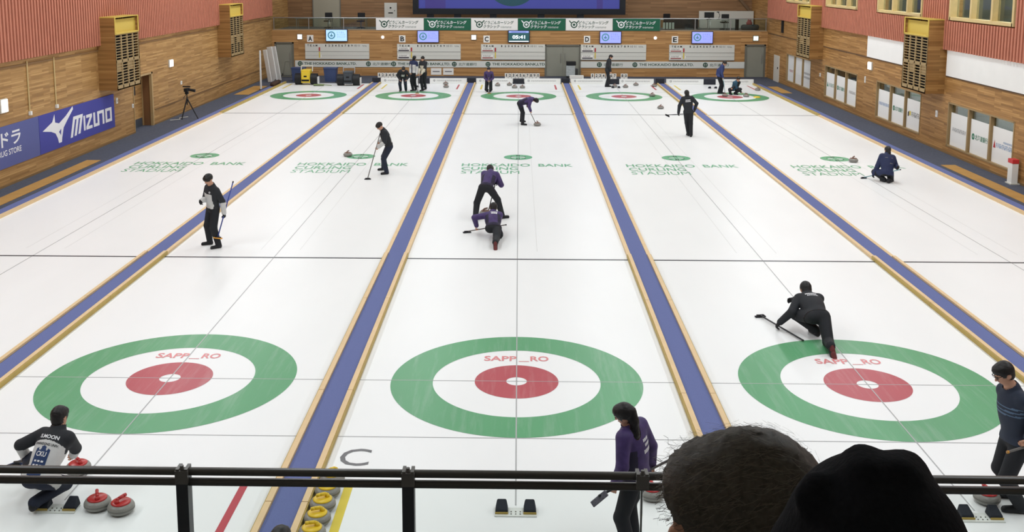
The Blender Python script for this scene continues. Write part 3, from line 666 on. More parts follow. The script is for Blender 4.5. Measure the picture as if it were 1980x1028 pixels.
# ------------------------------------------------------------------ gallery above the far wall
g = tag(empty('gallery_railing', (0, YF+.1, GAL)), 'metal and glass railing along the gallery edge', 'railing')
MB().span(-14.05, 14.05, -.1, .15, 0, .05).build('edge_cap', mat('grey_tan_cap', rgb(150, 132, 106), .6), g)
MB().tube((-14.05, 0, .70), (14.05, 0, .70), .025, n=8).build('top_rail', STEEL, g)
for k in range(15): MB().span(-14+2*k-.02, -14+2*k+.02, -.02, .02, .05, .70).build('post', STEEL, g)
for k in range(14): MB().span(-14+2*k+.03, -12+2*k-.03, -.006, .006, .07, .67).build('pane', GLASSG, g)
BX = [-8.13, -5.39, -2.71, -.04, 2.66, 5.33, 8.01]
ORD = ['leftmost', 'second from the left', 'third from the left', 'third from the right', 'second from the right', 'rightmost']
for k in range(6):
    gr = k % 2 == 1; w = BX[k+1]-BX[k]-.02
    d = tag(empty('banner', (BX[k], YF-.03, GAL+.02)), '%s cloth banner on the gallery railing, %s of six' % ('dark green' if gr else 'white', ORD[k]), 'banner', 'banners on the gallery railing')
    MB().span(0, w, -.02, 0, 0, .67).build('cloth', DGREEN if gr else WHITE2, d)
    m = MB(); y = -.024; mi = 1 if gr else 0
    m.annulus((.47, y, .33), .13, .19, 32, 0, X1, Z1); m.annulus((.47, y, .33), 0, .07, 16, 0, X1, Z1)
    for s in (-1, 1): m.poly([(.47+s*.13, y, .45), (.47+s*.2, y, .42), (.47+s*.3, y, .56), (.47+s*.26, y, .58)])
    text_on(m, 'どうぎんカーリング', (.74, y, .34), X1, Z1, 1.68, .20, 0, .025, shear=.2); text_on(m, 'クラシック', (.70, y, .12), X1, Z1, .92, .18, 0, .025, shear=.2); print_bars(m, (1.68, y, .13), X1, Z1, .62, .09)
    m.build('lettering', WHITETX if gr else DGREENTX, d)
# gallery fittings
d = tag(empty('gallery_door', (-11.72, 48.2, GAL)), 'tall grey door at the back of the gallery on the left', 'door'); MB().span(-.8, .8, -.06, 0, -.02, 2.3).build('door_leaf', mat('olive_grey_door', rgb(158, 152, 134), .6), d); MB().span(-.86, -.8, -.07, 0, -.02, 2.3).build('door_frame', GREYFR, d); MB().span(.8, .86, -.07, 0, -.02, 2.3).build('door_frame', GREYFR, d)
d = tag(empty('wall_cabinet', (-7.8, 48.2, 3.15)), 'grey electrical cabinet on the gallery wall left of the big screen', 'cabinet'); MB().span(-.38, .38, -.12, 0, 0, .92).build('casing', OFFW, d); m = MB(); m.lathe([(.05, 0), (.05, .02)], 16); q = m.build('dial', BLACK, d); q.location = (0, -.12, .62); q.rotation_euler = (PI/2, 0, 0); MB().span(-.14, .14, -.135, -.12, .28, .34).build('slot', BLKTX, d); MB().span(.22, .27, -.135, -.12, .42, .47).build('latch', BLACK, d)
s = tag(empty('video_screen', (0, 46.0, 3.47)), 'huge dark framed video screen over the gallery', 'screen')
f = MB(); f.span(-6.22, 6.22, -.15, .15, 0, .34); f.span(-6.22, -5.88, -.15, .15, .34, 4.2); f.span(5.88, 6.22, -.15, .15, .34, 4.2); f.span(-6.22, 6.22, -.15, .15, 4.2, 4.5); f.span(-5.88, 5.88, 0, .15, .34, 4.2); f.build('frame', mat('blue_black_frame', rgb(26, 30, 36), .5), s)
MB().span(-5.88, 5.88, -.05, -.0, .34, 4.2).build('display', mat('indigo_display', rgb(50, 54, 120), .3, emit=rgb(72, 76, 150), estr=.55), s)
MB().annulus((-.4, -.055, 2.1), 0, 1.62, 64, 0, X1, Z1).build('picture_disc', mat('dark_teal_picture', rgb(36, 66, 76), .3, emit=rgb(40, 74, 84), estr=.5), s)
for a, b in ((4.55, 4.9), (-5.5, -4.3)): MB().span(a, b, -.053, -.05, .34, 4.2, 1).build('picture_band', [mat('dark_teal_picture', rgb(36, 66, 76), .3, emit=rgb(40, 74, 84), estr=.5), mat('violet_picture', rgb(60, 52, 112), .3, emit=rgb(66, 60, 126), estr=.5)], s)
for x in (-5.2, -3.6, -1.5, 1.3, 3.6): MB().span(x-.2, x+.2, -.1, .1, -.25, 0).build('stand_foot', BLACK, s)
m = MB(); m.span(-5.0, 5.0, .15, .25, -.84, -.25); [m.span(x-.08, x+.08, -.08, .08, -.84, -.25) for x in (-5.2, -3.6, -1.5, 1.3, 3.6)]; m.build('support_frame', mat('dark_support', rgb(60, 50, 44), .7), s)
tag(MB().box((13.45, 48.1, 4.2), (1.75, .12, .16), R=Matrix.Rotation(math.radians(48), 3, 'Y')).build('sloping_band', mat('tan_band', rgb(120, 96, 72), .7)), 'sloping tan beam on the gallery wall at the right', 'band')  # thin sloping tan box set against the gallery wall
p = tag(empty('partition', (12.4, 47.4, GAL)), 'low white partition at the right end of the gallery', 'partition'); MB().span(-1.62, 1.62, -.03, .03, 0, 1.02).build('panel', OFFW, p); MB().span(-1.62, -1.54, -.2, .2, -.02, .03).build('foot', STEEL, p); MB().span(1.54, 1.62, -.2, .2, -.02, .03).build('foot', STEEL, p)
def table(x, y, w, d, h, lab, top=OFFW):
    t = tag(empty('folding_table', (x, y, GAL-.02)), lab, 'table'); MB().span(-w/2, w/2, -d/2, d/2, h-.035, h).build('tabletop', top, t)
    for sx in (-1, 1):
        for sy in (-1, 1): MB().tube((sx*(w/2-.08), sy*(d/2-.06), 0), (sx*(w/2-.08), sy*(d/2-.06), h-.03), .018, n=8).build('leg', STEEL, t)
    return t
GLT = mat('greenish_glass_top', rgb(120, 132, 128), .2)
table(-11.9, 45.3, 2.2, .6, .66, 'long grey table behind the left end of the gallery railing', GLT); table(-9.6, 45.3, 1.6, .6, .64, 'shorter grey table right of the long one behind the gallery railing', GLT)
table(9.3, 45.4, 2.4, .6, .64, 'table draped dark at the front, right of the gallery banners'); table(11.5, 45.3, 1.2, .6, .62, 'small pale table with a monitor at the right of the gallery')
def chair(x, y, rz, lab):
    c = tag(empty('office_chair', (x, y, GAL-.02), rz), lab, 'chair'); MB().span(-.22, .22, -.22, .22, .40, .47).build('seat', BLACK, c, bevel=.02); MB().span(-.22, .22, .2, .26, .52, .92).build('backrest', BLACK, c, bevel=.02); MB().tube((0, .24, .42), (0, .24, .6), .02).build('back_post', BLACK, c); MB().tube((0, 0, .05), (0, 0, .42), .03).build('stem', STEEL, c)
    for k in range(5): MB().tube((0, 0, .07), (.26*math.cos(k*1.2566), .26*math.sin(k*1.2566), .03), .02, n=8).build('foot', BLACK, c)
for x, y, r, lb in ((-11.3, 46.3, 0, 'black office chair in front of the tall grey gallery door'), (-9.35, 46.3, 0, 'black office chair at the shorter grey gallery table'), (12.0, 45.9, PI, 'black office chair in front of the white gallery partition'), (8.75, 46.0, .3, 'black office chair at the dark draped gallery table')): chair(x, y, r, lb)
t = tag(empty('table_cover', (9.35, 45.06, GAL-.02)), 'black cloth hanging from the gallery table beside the rightmost banner', 'cloth'); MB().span(-1.0, .98, -.02, .02, .1, .66).build('cloth', mat('black_cloth', rgb(46, 47, 50), .9), t)
m = tag(empty('monitor', (11.0, 45.3, GAL+.605)), 'black computer monitor on the small gallery table', 'monitor'); MB().span(-.28, .28, -.02, .02, .10, .42).build('display', BLACK, m); MB().span(-.03, .03, 0, .04, .02, .12).build('stand', BLACK, m); MB().span(-.12, .12, -.08, .1, 0, .02).build('base', BLACK, m)
m = tag(empty('desk_lamp', (11.55, 45.4, GAL+.605)), 'small dark angled desk lamp beside the gallery monitor', 'lamp'); MB().path([(0, 0, 0), (.08, 0, .25), (-.02, 0, .42)], .015).build('arm', BLACK, m); MB().span(-.07, .07, -.07, .07, 0, .02).build('base', BLACK, m); MB().span(-.1, .04, -.03, .03, .40, .45).build('head', BLACK, m)
tag(MB().span(12.55, 12.7, 45.2, 45.5, GAL-.02, GAL+.62).build('speaker', BLACK), 'narrow black speaker column by the gallery partition', 'speaker')
b = tag(empty('floor_tub', (13.35, 45.2, GAL-.02)), 'dark grey tub in the right corner of the gallery', 'tub'); m = MB(); m.lathe([(.40, 0), (.46, .12), (.46, .26), (.38, .34)], 28); q = m.build('tub_body', mat('dark_grey_fabric', rgb(76, 78, 78), .8), b, True); q.scale = (1.15, .7, 1)
b = tag(empty('red_bag', (13.3, 45.2, GAL+.32)), 'small red bag on the dark grey tub in the gallery', 'bag'); m = MB(); m.lathe([(.16, 0), (.18, .1), (.10, .22), (.05, .27)], 16); m.build('bag_body', mat('dull_red_fabric', rgb(150, 74, 76), .8), b, True); MB().path([(-.1, 0, .2), (-.04, 0, .34), (.06, 0, .34), (.1, 0, .2)], .02).build('handle', mat('dull_red_fabric', (1, 1, 1, 1)), b)
for k in range(4):
    c = tag(empty('paper_sheet', (8.25+.17*k, YF+.16, GAL+.06)), 'small white notice taped to the gallery glass, number side by side by the rightmost banner', 'paper', 'white papers on the gallery glass'); MB().span(-.06, .06, -.004, .004, .05, .42).build('sheet', OFFW, c)

# ------------------------------------------------------------------ end boards behind the far houses
def bumper(x0, x1, lab):
    d = tag(empty('end_board', (x0, YI1, 0)), lab, 'end board', 'white boards at the far end of the ice'); w = x1-x0
    MB().span(0, w, 0, .10, 0, .29).build('board', WHITE, d, bevel=.01)
    m = MB(); m.annulus((w/2-.75, -.003, .17), .03, .055, 20, 0, X1, Z1); print_bars(m, (w/2-.62, -.003, .13), X1, Z1, 1.35, .07); m.build('lettering', GREYTX, d)
def pad(x, w, lab, h=.28):
    d = tag(empty('foam_pad', (x, YI1-.03, 0)), lab, 'foam pad', 'black foam pads at the far end of the ice'); MB().span(-w/2, w/2, 0, .14, .0, h).build('pad_body', PADBLK, d, bevel=.02)
for L, hx0, hx1 in (('B', -7.40, -2.77), ('C', -2.27, 2.25), ('D', 2.80, 7.22), ('E', 7.88, 12.53)):
    c = {'B': -5.08, 'C': 0, 'D': 5.06, 'E': 10.19}[L]
    bumper(hx0, c-.32, 'white end board left of the foam pad behind the %s house' % DESC[L]); bumper(c+.32, hx1, 'white end board right of the foam pad behind the %s house' % DESC[L])
    pad(c, .60, 'black foam pad in the end boards behind the %s house' % DESC[L])
for x, nm in ((-2.52, 'left of the middle sheet'), (2.52, 'right of the middle sheet'), (7.55, 'left of the far right sheet'), (-7.62, 'left of the second sheet')): pad(x, .46, 'black foam pad closing the divider ' + nm, .31)
# number cards behind the boards
def cards(x0, y, s, step, where, tilt=None):
    for k, t in enumerate(s):
        if t == ' ': continue
        c = tag(empty('number_card', (x0+step*k, y, .03)), 'white card with black %s standing in the row %s' % (t, where), 'number card', 'number cards behind the end boards')
        MB().span(-.085, .085, -.02, .02, 0, .48).build('card', WHCARD, c)
        m = MB(); text_on(m, t, (0, -.023, .37), X1, Z1, .09 if t not in '1' else .05, .16, 0, .03, True); m.build('digit', BLKTX, c)
        if tilt: c.rotation_euler = (0, tilt[k % len(tilt)], 0)
cards(-7.55, 40.85, '12345678', .19, 'behind the second sheet'); cards(-.66, 40.85, '1234567890', .19, 'behind the middle sheet'); cards(4.0, 40.85, '1234567 80', .2, 'behind the second sheet from the right', (-.02, .03, 0))
c = tag(empty('card_box', (3.15, 41.2, .03)), 'low white box beside the cart at the grey double door', 'box'); MB().span(-.38, .38, -.15, .15, 0, .34).build('box_body', WHCARD, c); MB().span(-.3, .3, -.155, -.15, .12, .2).build('print', GREYTX, c)

# cart by the double door
c = tag(empty('equipment_cart', (2.95, 43.2, .03)), 'cart with a black case and pale sheets before the double door', 'cart')
MB().span(-.27, .27, -.2, .2, .72, .93).build('black_case', BLACK, c, bevel=.02); MB().span(-.28, .22, -.22, .22, .12, .70).build('pale_sheets', mat('pale_striped_sheet', rgb(172, 178, 178), .7, noise=.2, nscale=14), c, bevel=.02); MB().span(.22, .38, -.2, .2, .1, .52).build('dark_side_bag', mat('dark_bag', rgb(58, 58, 56), .8), c, bevel=.02)
for sx in (-.2, .2):
    for sy in (-.16, .16):
        q = MB(); q.tube((sx, sy-.02, .05), (sx, sy+.02, .05), .05, n=12); q.build('wheel', BLACK, c)

# ------------------------------------------------------------------ machines and clutter beyond the far left sheet
def machine(x, y, body, lab, tall):
    d = tag(empty('ice_machine', (x, y, 0.0)), lab, 'ice machine')
    MB().span(-.24, .24, -.28, .35, .10, tall*.82).build('body', body, d, bevel=.04); MB().span(-.20, .20, -.34, -.28, .14, tall*.7).build('front_panel', body, d, bevel=.02)
    for s in (-1, 1):
        m = MB(); m.tube((s*.25, 0, .30), (s*.58, 0, .30), .30, n=28); m.build('side_roller', BLACK, d)
    m = MB(); m.path([(-.3, .1, tall*.7), (-.3, .2, tall), (.3, .2, tall), (.3, .1, tall*.7)], .03); m.build('push_handle', OFFW if body.name.startswith('yellow') else STEEL, d)
    m = MB(); m.span(-.2, .2, -.345, -.34, .2, .3); m.span(-.08, .08, -.345, -.34, .42, .5); m.build('dark_vents', BLKTX, d)
    MB().span(.6, .66, -.12, .12, .06, .42).build('white_tank', WHITE, d)
machine(-11.25, 39.55, mat('yellow_machine_paint', rgb(226, 196, 60), .4), 'yellow ice grooming machine on the far left sheet', .98)
machine(-8.95, 39.2, mat('grey_machine_paint', rgb(66, 72, 78), .4), 'dark grey ice grooming machine on the far left sheet', .92)
BIN = mat('navy_bin_plastic', rgb(60, 74, 112), .5)
for x, lb in ((-11.95, 'tall navy blue bin left of the yellow machine'), (-10.2, 'tall navy blue bin right of the yellow machine')):
    b = tag(empty('plastic_bin', (x, 40.9, .03)), lb, 'bin'); m = MB(); m.add([(-.28, -.25, 0), (.28, -.25, 0), (.28, .25, 0), (-.28, .25, 0), (-.34, -.3, .72), (.34, -.3, .72), (.34, .3, .72), (-.34, .3, .72)], [(3, 2, 1, 0), (4, 5, 6, 7), (0, 1, 5, 4), (1, 2, 6, 5), (2, 3, 7, 6), (3, 0, 4, 7)]); m.build('bin_body', BIN, b); MB().span(-.36, .36, -.32, .32, .70, .76).build('bin_rim', BIN, b, bevel=.01)
b = tag(empty('floor_brush', (-10.3, 38.9, 0)), 'flat green brush lying on the ice by the yellow machine', 'brush'); MB().span(-.45, .1, -.1, .1, .03, .09).build('brush_block', mat('green_brush_block', rgb(126, 142, 96), .6), b, bevel=.01); MB().span(-.43, .08, -.09, .09, 0, .03).build('bristles', mat('dark_bristles', rgb(60, 66, 50), .9), b); MB().tube((.1, 0, .06), (.5, 0, .03), .02).build('handle', mat('green_brush_block', (1, 1, 1, 1)), b)
b = tag(empty('duffel_bag', (-12.72, 38.75, .05)), 'low dark brown bag on the rink edge at the far left', 'bag'); m = MB(); m.tube((0, -.7, .1), (0, .7, .1), .12, n=16); m.build('bag_body', mat('dark_brown_fabric', rgb(72, 54, 44), .9), b, True); MB().path([(0, -.2, .2), (0, -.1, .28), (0, .1, .28), (0, .2, .2)], .018).build('strap', BLACK, b)
m = MB(); m.path([(-9.9, 40.6, .05), (-9.7, 39.9, .05), (-9.62, 39.7, .05)], .02); tag(m.build('hose', BLACK), 'thin black hose from the dark grey machine', 'hose')
# white foam lengths leaning in the far left corner
for k, (x0, y0, x1, z1, w, lb) in enumerate(((-12.98, 36.75, -13.0, 2.0, .16, 'nearest white foam length standing upright by the left wall'), (-13.35, 40.2, -13.62, 1.78, .15, 'middle white foam length leaning at the far left corner'), (-13.22, 40.75, -13.5, 1.9, .2, 'wide white foam length leaning at the far left corner'), (-13.02, 41.0, -13.32, 1.9, .14, 'rightmost white foam length leaning at the far left corner'))):
    a = Vector((x0, y0, .05)); b = Vector((x1, y0+.1, z1)); dv = (b-a); L_ = dv.length; q = dv.to_track_quat('Z', 'Y').to_matrix()
    o = MB().box((a+b)/2, (w*.5, w*1.6, L_), R=q).build('foam_length', mat('white_foam', rgb(206, 204, 200), .8), None, bevel=.02); tag(o, lb, 'foam length', 'white foam lengths leaning in the corner')
m = tag(empty('hand_cart', (-13.1, 43.2, .03)), 'thin tubular hand cart standing before the grey door at the far left', 'hand cart'); MB().path([(-.25, 0, .05), (-.12, .1, .85), (.12, .1, .85), (.25, 0, .05)], .02).build('frame', GREYFR, m); MB().span(-.28, .28, -.25, .05, .02, .05).build('toe_plate', GREYFR, m)
for sx in (-.27, .27): q = MB(); q.tube((sx-.03, .08, .1), (sx+.03, .08, .1), .1, n=16); q.build('wheel', BLACK, m)

# ------------------------------------------------------------------ video camera on its tripod
t = tag(empty('camera_tripod', (-13.38, 26.5, .03)), 'black tripod standing on the carpet by the left wall', 'tripod')
for a in ((-.34, .32), (-.12, -.38), (.46, -.12)): MB().tube((0, 0, .82), (a[0], a[1], 0), .028, .02, 10).build('leg', BLACK, t)
MB().tube((0, 0, .55), (0, 0, 1.02), .022).build('centre_column', BLACK, t); MB().box((0, 0, 1.04), (.12, .12, .1)).build('pan_head', BLACK, t); MB().tube((0, 0, 1.02), (-.05, -.28, .86), .012, n=8).build('pan_handle', BLACK, t)
v = tag(empty('video_camera', (-13.38, 26.5, 1.125)), 'black video camera on the tripod by the left wall', 'camera'); MB().box((0, 0, .07), (.14, .34, .13)).build('camera_body', BLACK, v, bevel=.01); q = MB(); q.tube((.06, .02, .08), (.34, .02, .03), .05, .06, 16); q.build('side_screen', BLACK, v); MB().box((.0, 0, .2), (.3, .06, .05)).build('top_handle', BLACK, v); MB().tube((0, .17, .07), (0, .29, .07), .05, .055, 16).build('lens', BLACK, v)
m = MB(); m.path([(-13.9, 25.9, .04), (-13.6, 26.2, .04), (-13.75, 26.6, .04), (-13.5, 26.9, .04)], .012); tag(m.build('cable', OFFW), 'white cable on the carpet behind the tripod', 'cable')

# ================================================================== STONES AND HACKS
def make_stone(hm, lab, name='curling_stone'):
    r = tag(empty(name, (0, 0, 0)), lab, 'curling stone')
    R = .145; prof = [(.062, 0), (.10, .004), (.128, .018), (.142, .040), (R, .052), (R, .070), (.142, .082), (.128, .104), (.10, .116), (.062, .118)]
    MB().lathe(prof, 40, 0, mis=[0, 0, 0, 0, 1, 0, 0, 0, 0]).build('granite_body', [GRANITE, GRANITE2], r, True)
    cap = MB(); cap.lathe([(.104, .110), (.107, .122), (.094, .131), (.02, .134)], 32); cap.build('coloured_cap', hm, r, True)
    h = MB(); pts = [(0, -.055, .130), (0, -.052, .155), (0, -.03, .170), (0, .03, .175), (0, .07, .173)]
    for a, b in zip(pts[:-1], pts[1:]): h.tube(a, b, .019, .019, 12)
    h.lathe([(.03, .128), (.026, .15), (.018, .165)], 16, c=(0, -.055, 0)); h.build('handle', hm, r, True)
    return r
STN = {'red': make_stone(ST_RED, 'x'), 'yel': make_stone(ST_YEL, 'x'), 'dull': make_stone(ST_DULL, 'x')}
_used = set()
def stone(kind, x, y, lab, rz=0.0, group=None, z=.002):
    o = STN[kind] if kind not in _used else copy_tree(STN[kind]); _used.add(kind)
    o.location = (x, y, z); o.rotation_euler = (0, 0, rz); o['label'] = lab
    if group: o['group'] = group
    return o
stone('red', -4.64, -3.66, 'red handled stone beside the crouching player, left of the pair', .4, 'red stones at the near left hack')
stone('red', -4.345, -3.74, 'red handled stone beside the crouching player, right of the pair', -.5, 'red stones at the near left hack')
stone('red', -5.20, -2.86, 'red handled stone under the crouching player\'s hand', .9)
stone('red', 1.545, -3.30, 'stone on the ice behind the walking player in purple', .2)
stone('red', 5.30, -3.31, 'red handled stone at the feet of the man at the right edge', .3)
YW = ['nearest', 'second nearest', 'third nearest', 'fourth nearest', 'fifth nearest', 'sixth nearest']
for k in range(5): stone('yel', -2.14, -4.21+.293*k, 'yellow handled stone in the row along the blue divider, %s' % YW[k], 1.9+.12*k, 'yellow stones along the divider')
DUL = 'stones scattered over the far ice'
for x, y, lb in ((-5.505, 18.25, 'lone stone beside the green roundel of the second sheet'), (10.57, 17.7, 'lone stone at the edge of the green roundel of the far right sheet'), (.74, 25.1, 'stone at the broom of the bent sweeper on the middle sheet'), (-.795, 10.25, 'stone sliding between the two players in purple'),
    (-3.87, 39.75, 'stone touching the end board of the second sheet'), (-3.75, 38.3, 'stone in front of the one at the second sheet\'s end board'), (-1.1, 39.1, 'leftmost stone behind the far middle house'), (-.48, 39.4, 'stone nearest the foam pad behind the far middle house'), (-.2, 38.15, 'front left stone behind the far middle house'), (.2, 38.15, 'rightmost stone behind the far middle house'),
    (5.0, 38.75, 'stone at the feet of the man in black on the far end'), (5.55, 38.6, 'stone right of the hack on the second sheet from the right'), (6.2, 39.6, 'stone by the end board of the second sheet from the right'), (7.1, 39.1, 'stone tucked beside the divider at the far right'), (6.45, 34.85, 'stone on the green ring of the second far house from the right'), (6.23, 30.3, 'lone stone in front of the second far house from the right'),
    (9.97, 34.95, 'stone in the far right house left of the crouching player'), (10.95, 34.8, 'stone under the hand of the player crouching in the far right house'), (12.12, 37.5, 'stone against the wooden lip at the far right corner')):
    stone('dull', x, y, lb, random.uniform(-1, 1), DUL)
def make_hack():
    h = tag(empty('hack', (0, 0, 0)), 'x', 'hack')
    m = MB(); m.span(-.23, .23, -.13, .05, .001, .012); m.build('base_plate', HACKW, h)
    m = MB()
    for i in range(3):
        for j in (0, 1): m.tube((-.05+.05*i, -.09+.05*j, .012), (-.05+.05*i, -.09+.05*j, .018), .008, n=8)
    m.build('bolt', GREYFR, h)
    for s in (-1, 1):
        b = MB(); x = s*.155; vs = [(x-.07, -.09, .012), (x+.07, -.09, .012), (x+.07, .07, .012), (x-.07, .07, .012), (x-.072, -.075, .05), (x+.072, -.075, .05), (x+.05, .06, .115), (x-.05, .06, .115)]
        b.add(vs, [(3, 2, 1, 0), (4, 5, 6, 7), (0, 1, 5, 4), (1, 2, 6, 5), (2, 3, 7, 6), (3, 0, 4, 7)]); b.build('rubber_foothold', RUBBER, h, bevel=.012)
        w = MB(); w.span(x-.072, x+.072, -.094, -.088, .006, .035); w.build('wooden_edge', W_YEL, h)
    return h
hk = make_hack()
for k, (x, y, lb) in enumerate(((0, -3.62, 'pair of black footholds on a white plate on the near middle sheet'), (-PITCH, -3.66, 'pair of black footholds on a white plate under the crouching player'), (PITCH, -3.62, 'pair of black footholds on a white plate at the lower right'),
    (PITCH-.05, 38.37, 'black footholds at the feet of the man in black on the far end'), (2*PITCH-.15, 38.37, 'black footholds behind the far right house'), (-PITCH, 38.37, 'black footholds behind the far house of the second sheet'))):
    h = hk if k == 0 else copy_tree(hk); h.location = (x, y, 0); h['label'] = lb
    if y > 20: h.rotation_euler = (0, 0, PI)
# small yellow marker on the far right house
tag(MB().lathe([(.17, .002), (.17, .02), (.12, .05), (.02, .06)], 20).build('yellow_broom_pad', ST_YEL), 'small yellow pad lying on the far right green ring', 'pad').location = (11.42, 34.6, 0)

# ================================================================== NEAR RAILING
rl = tag(empty('stand_railing', (0, -9.7, 2.5)), 'dark double-tube railing with glass panels at the front of the stand', 'railing')
m = MB()
def rbar(zc, r, nm, mt):
    q = MB(); q.tube((-4.6, 0, zc), (4.6, 0, zc), r, n=16); q.build(nm, mt, rl, True)
rbar(1.069, .0188, 'upper_handrail', RAILBLK); rbar(1.0175, .0188, 'lower_rail', RAILBLK)
PX = [-3.70, -2.63, -1.555, -.495, .595, 1.66, 2.72, 3.8]
for x in PX:
    if abs(x-.595) > .01: MB().span(x-.028, x+.028, -.03, .03, 0, 1.045).build('post', RAILPOST, rl)
    else: MB().span(x-.004, x+.004, -.008, .008, .05, 1.0).build('glass_joint', mat('joint_seal', rgb(120, 124, 120), .5), rl)
    b = MB(); b.span(x-.03, x+.03, -.035, -.018, 1.02, 1.085); b.span(x-.028, x-.012, -.03, .03, 1.075, 1.092); b.span(x+.012, x+.028, -.03, .03, 1.075, 1.092); b.tube((x, -.02, 1.08), (x, -.02, 1.108), .009, n=10)
    b.build('rail_clamp', mat('grey_clamp', rgb(112, 110, 106), .4, .5), rl)
for a, b in zip(PX[:-1], PX[1:]): MB().span(a+.006, b-.006, -.006, .006, .06, 1.004).build('glass_panel', GLASSR, rl)

# ================================================================== PEOPLE
def nrm(v): v = np.asarray(v, float); return v/max(np.linalg.norm(v), 1e-9)
class Prim:
    __slots__ = ('t', 'a', 'b', 'ra', 'rb', 'R', 'lab', 'k')
def cap(a, b, ra, rb, lab, k=.02):
    p = Prim(); p.t = 'c'; p.a = np.array(a, float); p.b = np.array(b, float); p.ra = ra; p.rb = rb; p.lab = lab; p.k = k; p.R = None; return p
def ell(c, r, X, Y, Z, lab, k=.03):
    p = Prim(); p.t = 'e'; p.a = np.array(c, float); p.b = np.array(r, float); p.R = np.array([nrm(X), nrm(Y), nrm(Z)]); p.lab = lab; p.k = k; p.ra = p.rb = 0; return p
def dist(p, P):
    if p.t == 'c':
        ab = p.b-p.a; L2 = max(ab @ ab, 1e-9); d = P-p.a; t = np.clip((d @ ab)/L2, 0, 1)
        return np.linalg.norm(d - t[..., None]*ab, axis=-1) - (p.ra + (p.rb-p.ra)*t)
    q = (P-p.a) @ p.R.T
    k0 = np.linalg.norm(q/p.b, axis=-1); k1 = np.linalg.norm(q/p.b**2, axis=-1)
    return k0*(k0-1)/np.maximum(k1, 1e-9)
def bounds(p):
    if p.t == 'c': r = max(p.ra, p.rb); return np.minimum(p.a, p.b)-r, np.maximum(p.a, p.b)+r
    r = p.b.max(); return p.a-r, p.a+r
def sdf_mesh(prims, h):
    lo = np.min([bounds(p)[0] for p in prims], 0)-3*h; hi = np.max([bounds(p)[1] for p in prims], 0)+3*h
    n = np.ceil((hi-lo)/h).astype(int)+1
    D = np.full(n, .2, np.float32); mg = .05+2*h
    ax = [lo[i]+h*np.arange(n[i]) for i in range(3)]
    for p in prims:
        a, b = bounds(p); i0 = np.maximum(((a-mg-lo)/h).astype(int), 0); i1 = np.minimum(((b+mg-lo)/h).astype(int)+2, n)
        G = np.stack(np.meshgrid(*[ax[i][i0[i]:i1[i]] for i in range(3)], indexing='ij'), -1)
        d = dist(p, G); sl = tuple(slice(i0[i], i1[i]) for i in range(3)); c = D[sl]
        hh = np.maximum(p.k-np.abs(c-d), 0)/max(p.k, 1e-6)
        D[sl] = np.minimum(c, d) - hh*hh*p.k*.25
    D += 1e-6
    ins = D < 0
    # one vertex per mixed cell, at the mean of its edge crossings
    m = [x-1 for x in n]; acc = np.zeros((*m, 3)); cnt = np.zeros(m)
    for axis in range(3):
        s0 = [slice(None)]*3; s1 = [slice(None)]*3; s0[axis] = slice(0, -1); s1[axis] = slice(1, None)
        d0, d1 = D[tuple(s0)], D[tuple(s1)]; cr = (d0 < 0) != (d1 < 0); t = np.where(cr, d0/np.where(cr, d0-d1, 1), 0)
        o = [i for i in range(3) if i != axis]
        for da in (0, 1):
            for db in (0, 1):
                sl = [slice(None)]*3; sl[axis] = slice(0, m[axis]); sl[o[0]] = slice(da, da+m[o[0]]); sl[o[1]] = slice(db, db+m[o[1]])
                c = cr[tuple(sl)]; tt = t[tuple(sl)]
                acc[..., axis] += np.where(c, tt, 0); acc[..., o[0]] += np.where(c, da, 0); acc[..., o[1]] += np.where(c, db, 0); cnt += c
    idx = np.full(m, -1); mask = cnt > 0; idx[mask] = np.arange(mask.sum())
    ii = np.argwhere(mask); V = lo + h*(ii + acc[mask]/cnt[mask][:, None])
    F = []
    for axis in range(3):
        o = [(axis+1) % 3, (axis+2) % 3]
        s0 = [slice(None)]*3; s1 = [slice(None)]*3; s0[axis] = slice(0, -1); s1[axis] = slice(1, None)
        a, b = ins[tuple(s0)], ins[tuple(s1)]
        for flip, cr in ((False, a & ~b), (True, ~a & b)):
            e = np.argwhere(cr)
            if not len(e): continue
            q = []
            for da, db in ((-1, -1), (0, -1), (0, 0), (-1, 0)):
                c = e.copy(); c[:, o[0]] += da; c[:, o[1]] += db; q.append(idx[c[:, 0], c[:, 1], c[:, 2]])
            q = np.stack(q, 1); F.append(q[:, ::-1] if flip else q)
    return V, np.concatenate(F)
def ik(a, c, l1, l2, pole):
    a, c = np.array(a, float), np.array(c, float); d = c-a; L = np.linalg.norm(d)
    if L > (l1+l2)*.985:
        f = L/((l1+l2)*.985); l1 *= min(f, 1.12); l2 *= min(f, 1.12)
        if L > (l1+l2)*.99: c = a + d*((l1+l2)*.985/L); d = c-a; L = np.linalg.norm(d)
    if L < abs(l1-l2)+.05: d = nrm(d)*(abs(l1-l2)+.05); L = np.linalg.norm(d); c = a+d
    u = d/L; x = (l1*l1-l2*l2+L*L)/(2*L); hgt = math.sqrt(max(l1*l1-x*x, 0)); p = np.array(pole, float); p = nrm(p-(p@u)*u)
    return a+u*x+p*hgt, c
def vnormals(V, F):
    a = V[F[:, 2]]-V[F[:, 0]]; b = V[F[:, 3]]-V[F[:, 1]]; fn = np.cross(a, b); N = np.zeros_like(V)
    for i in range(4): np.add.at(N, F[:, i], fn)
    return N/np.maximum(np.linalg.norm(N, axis=1, keepdims=True), 1e-9)
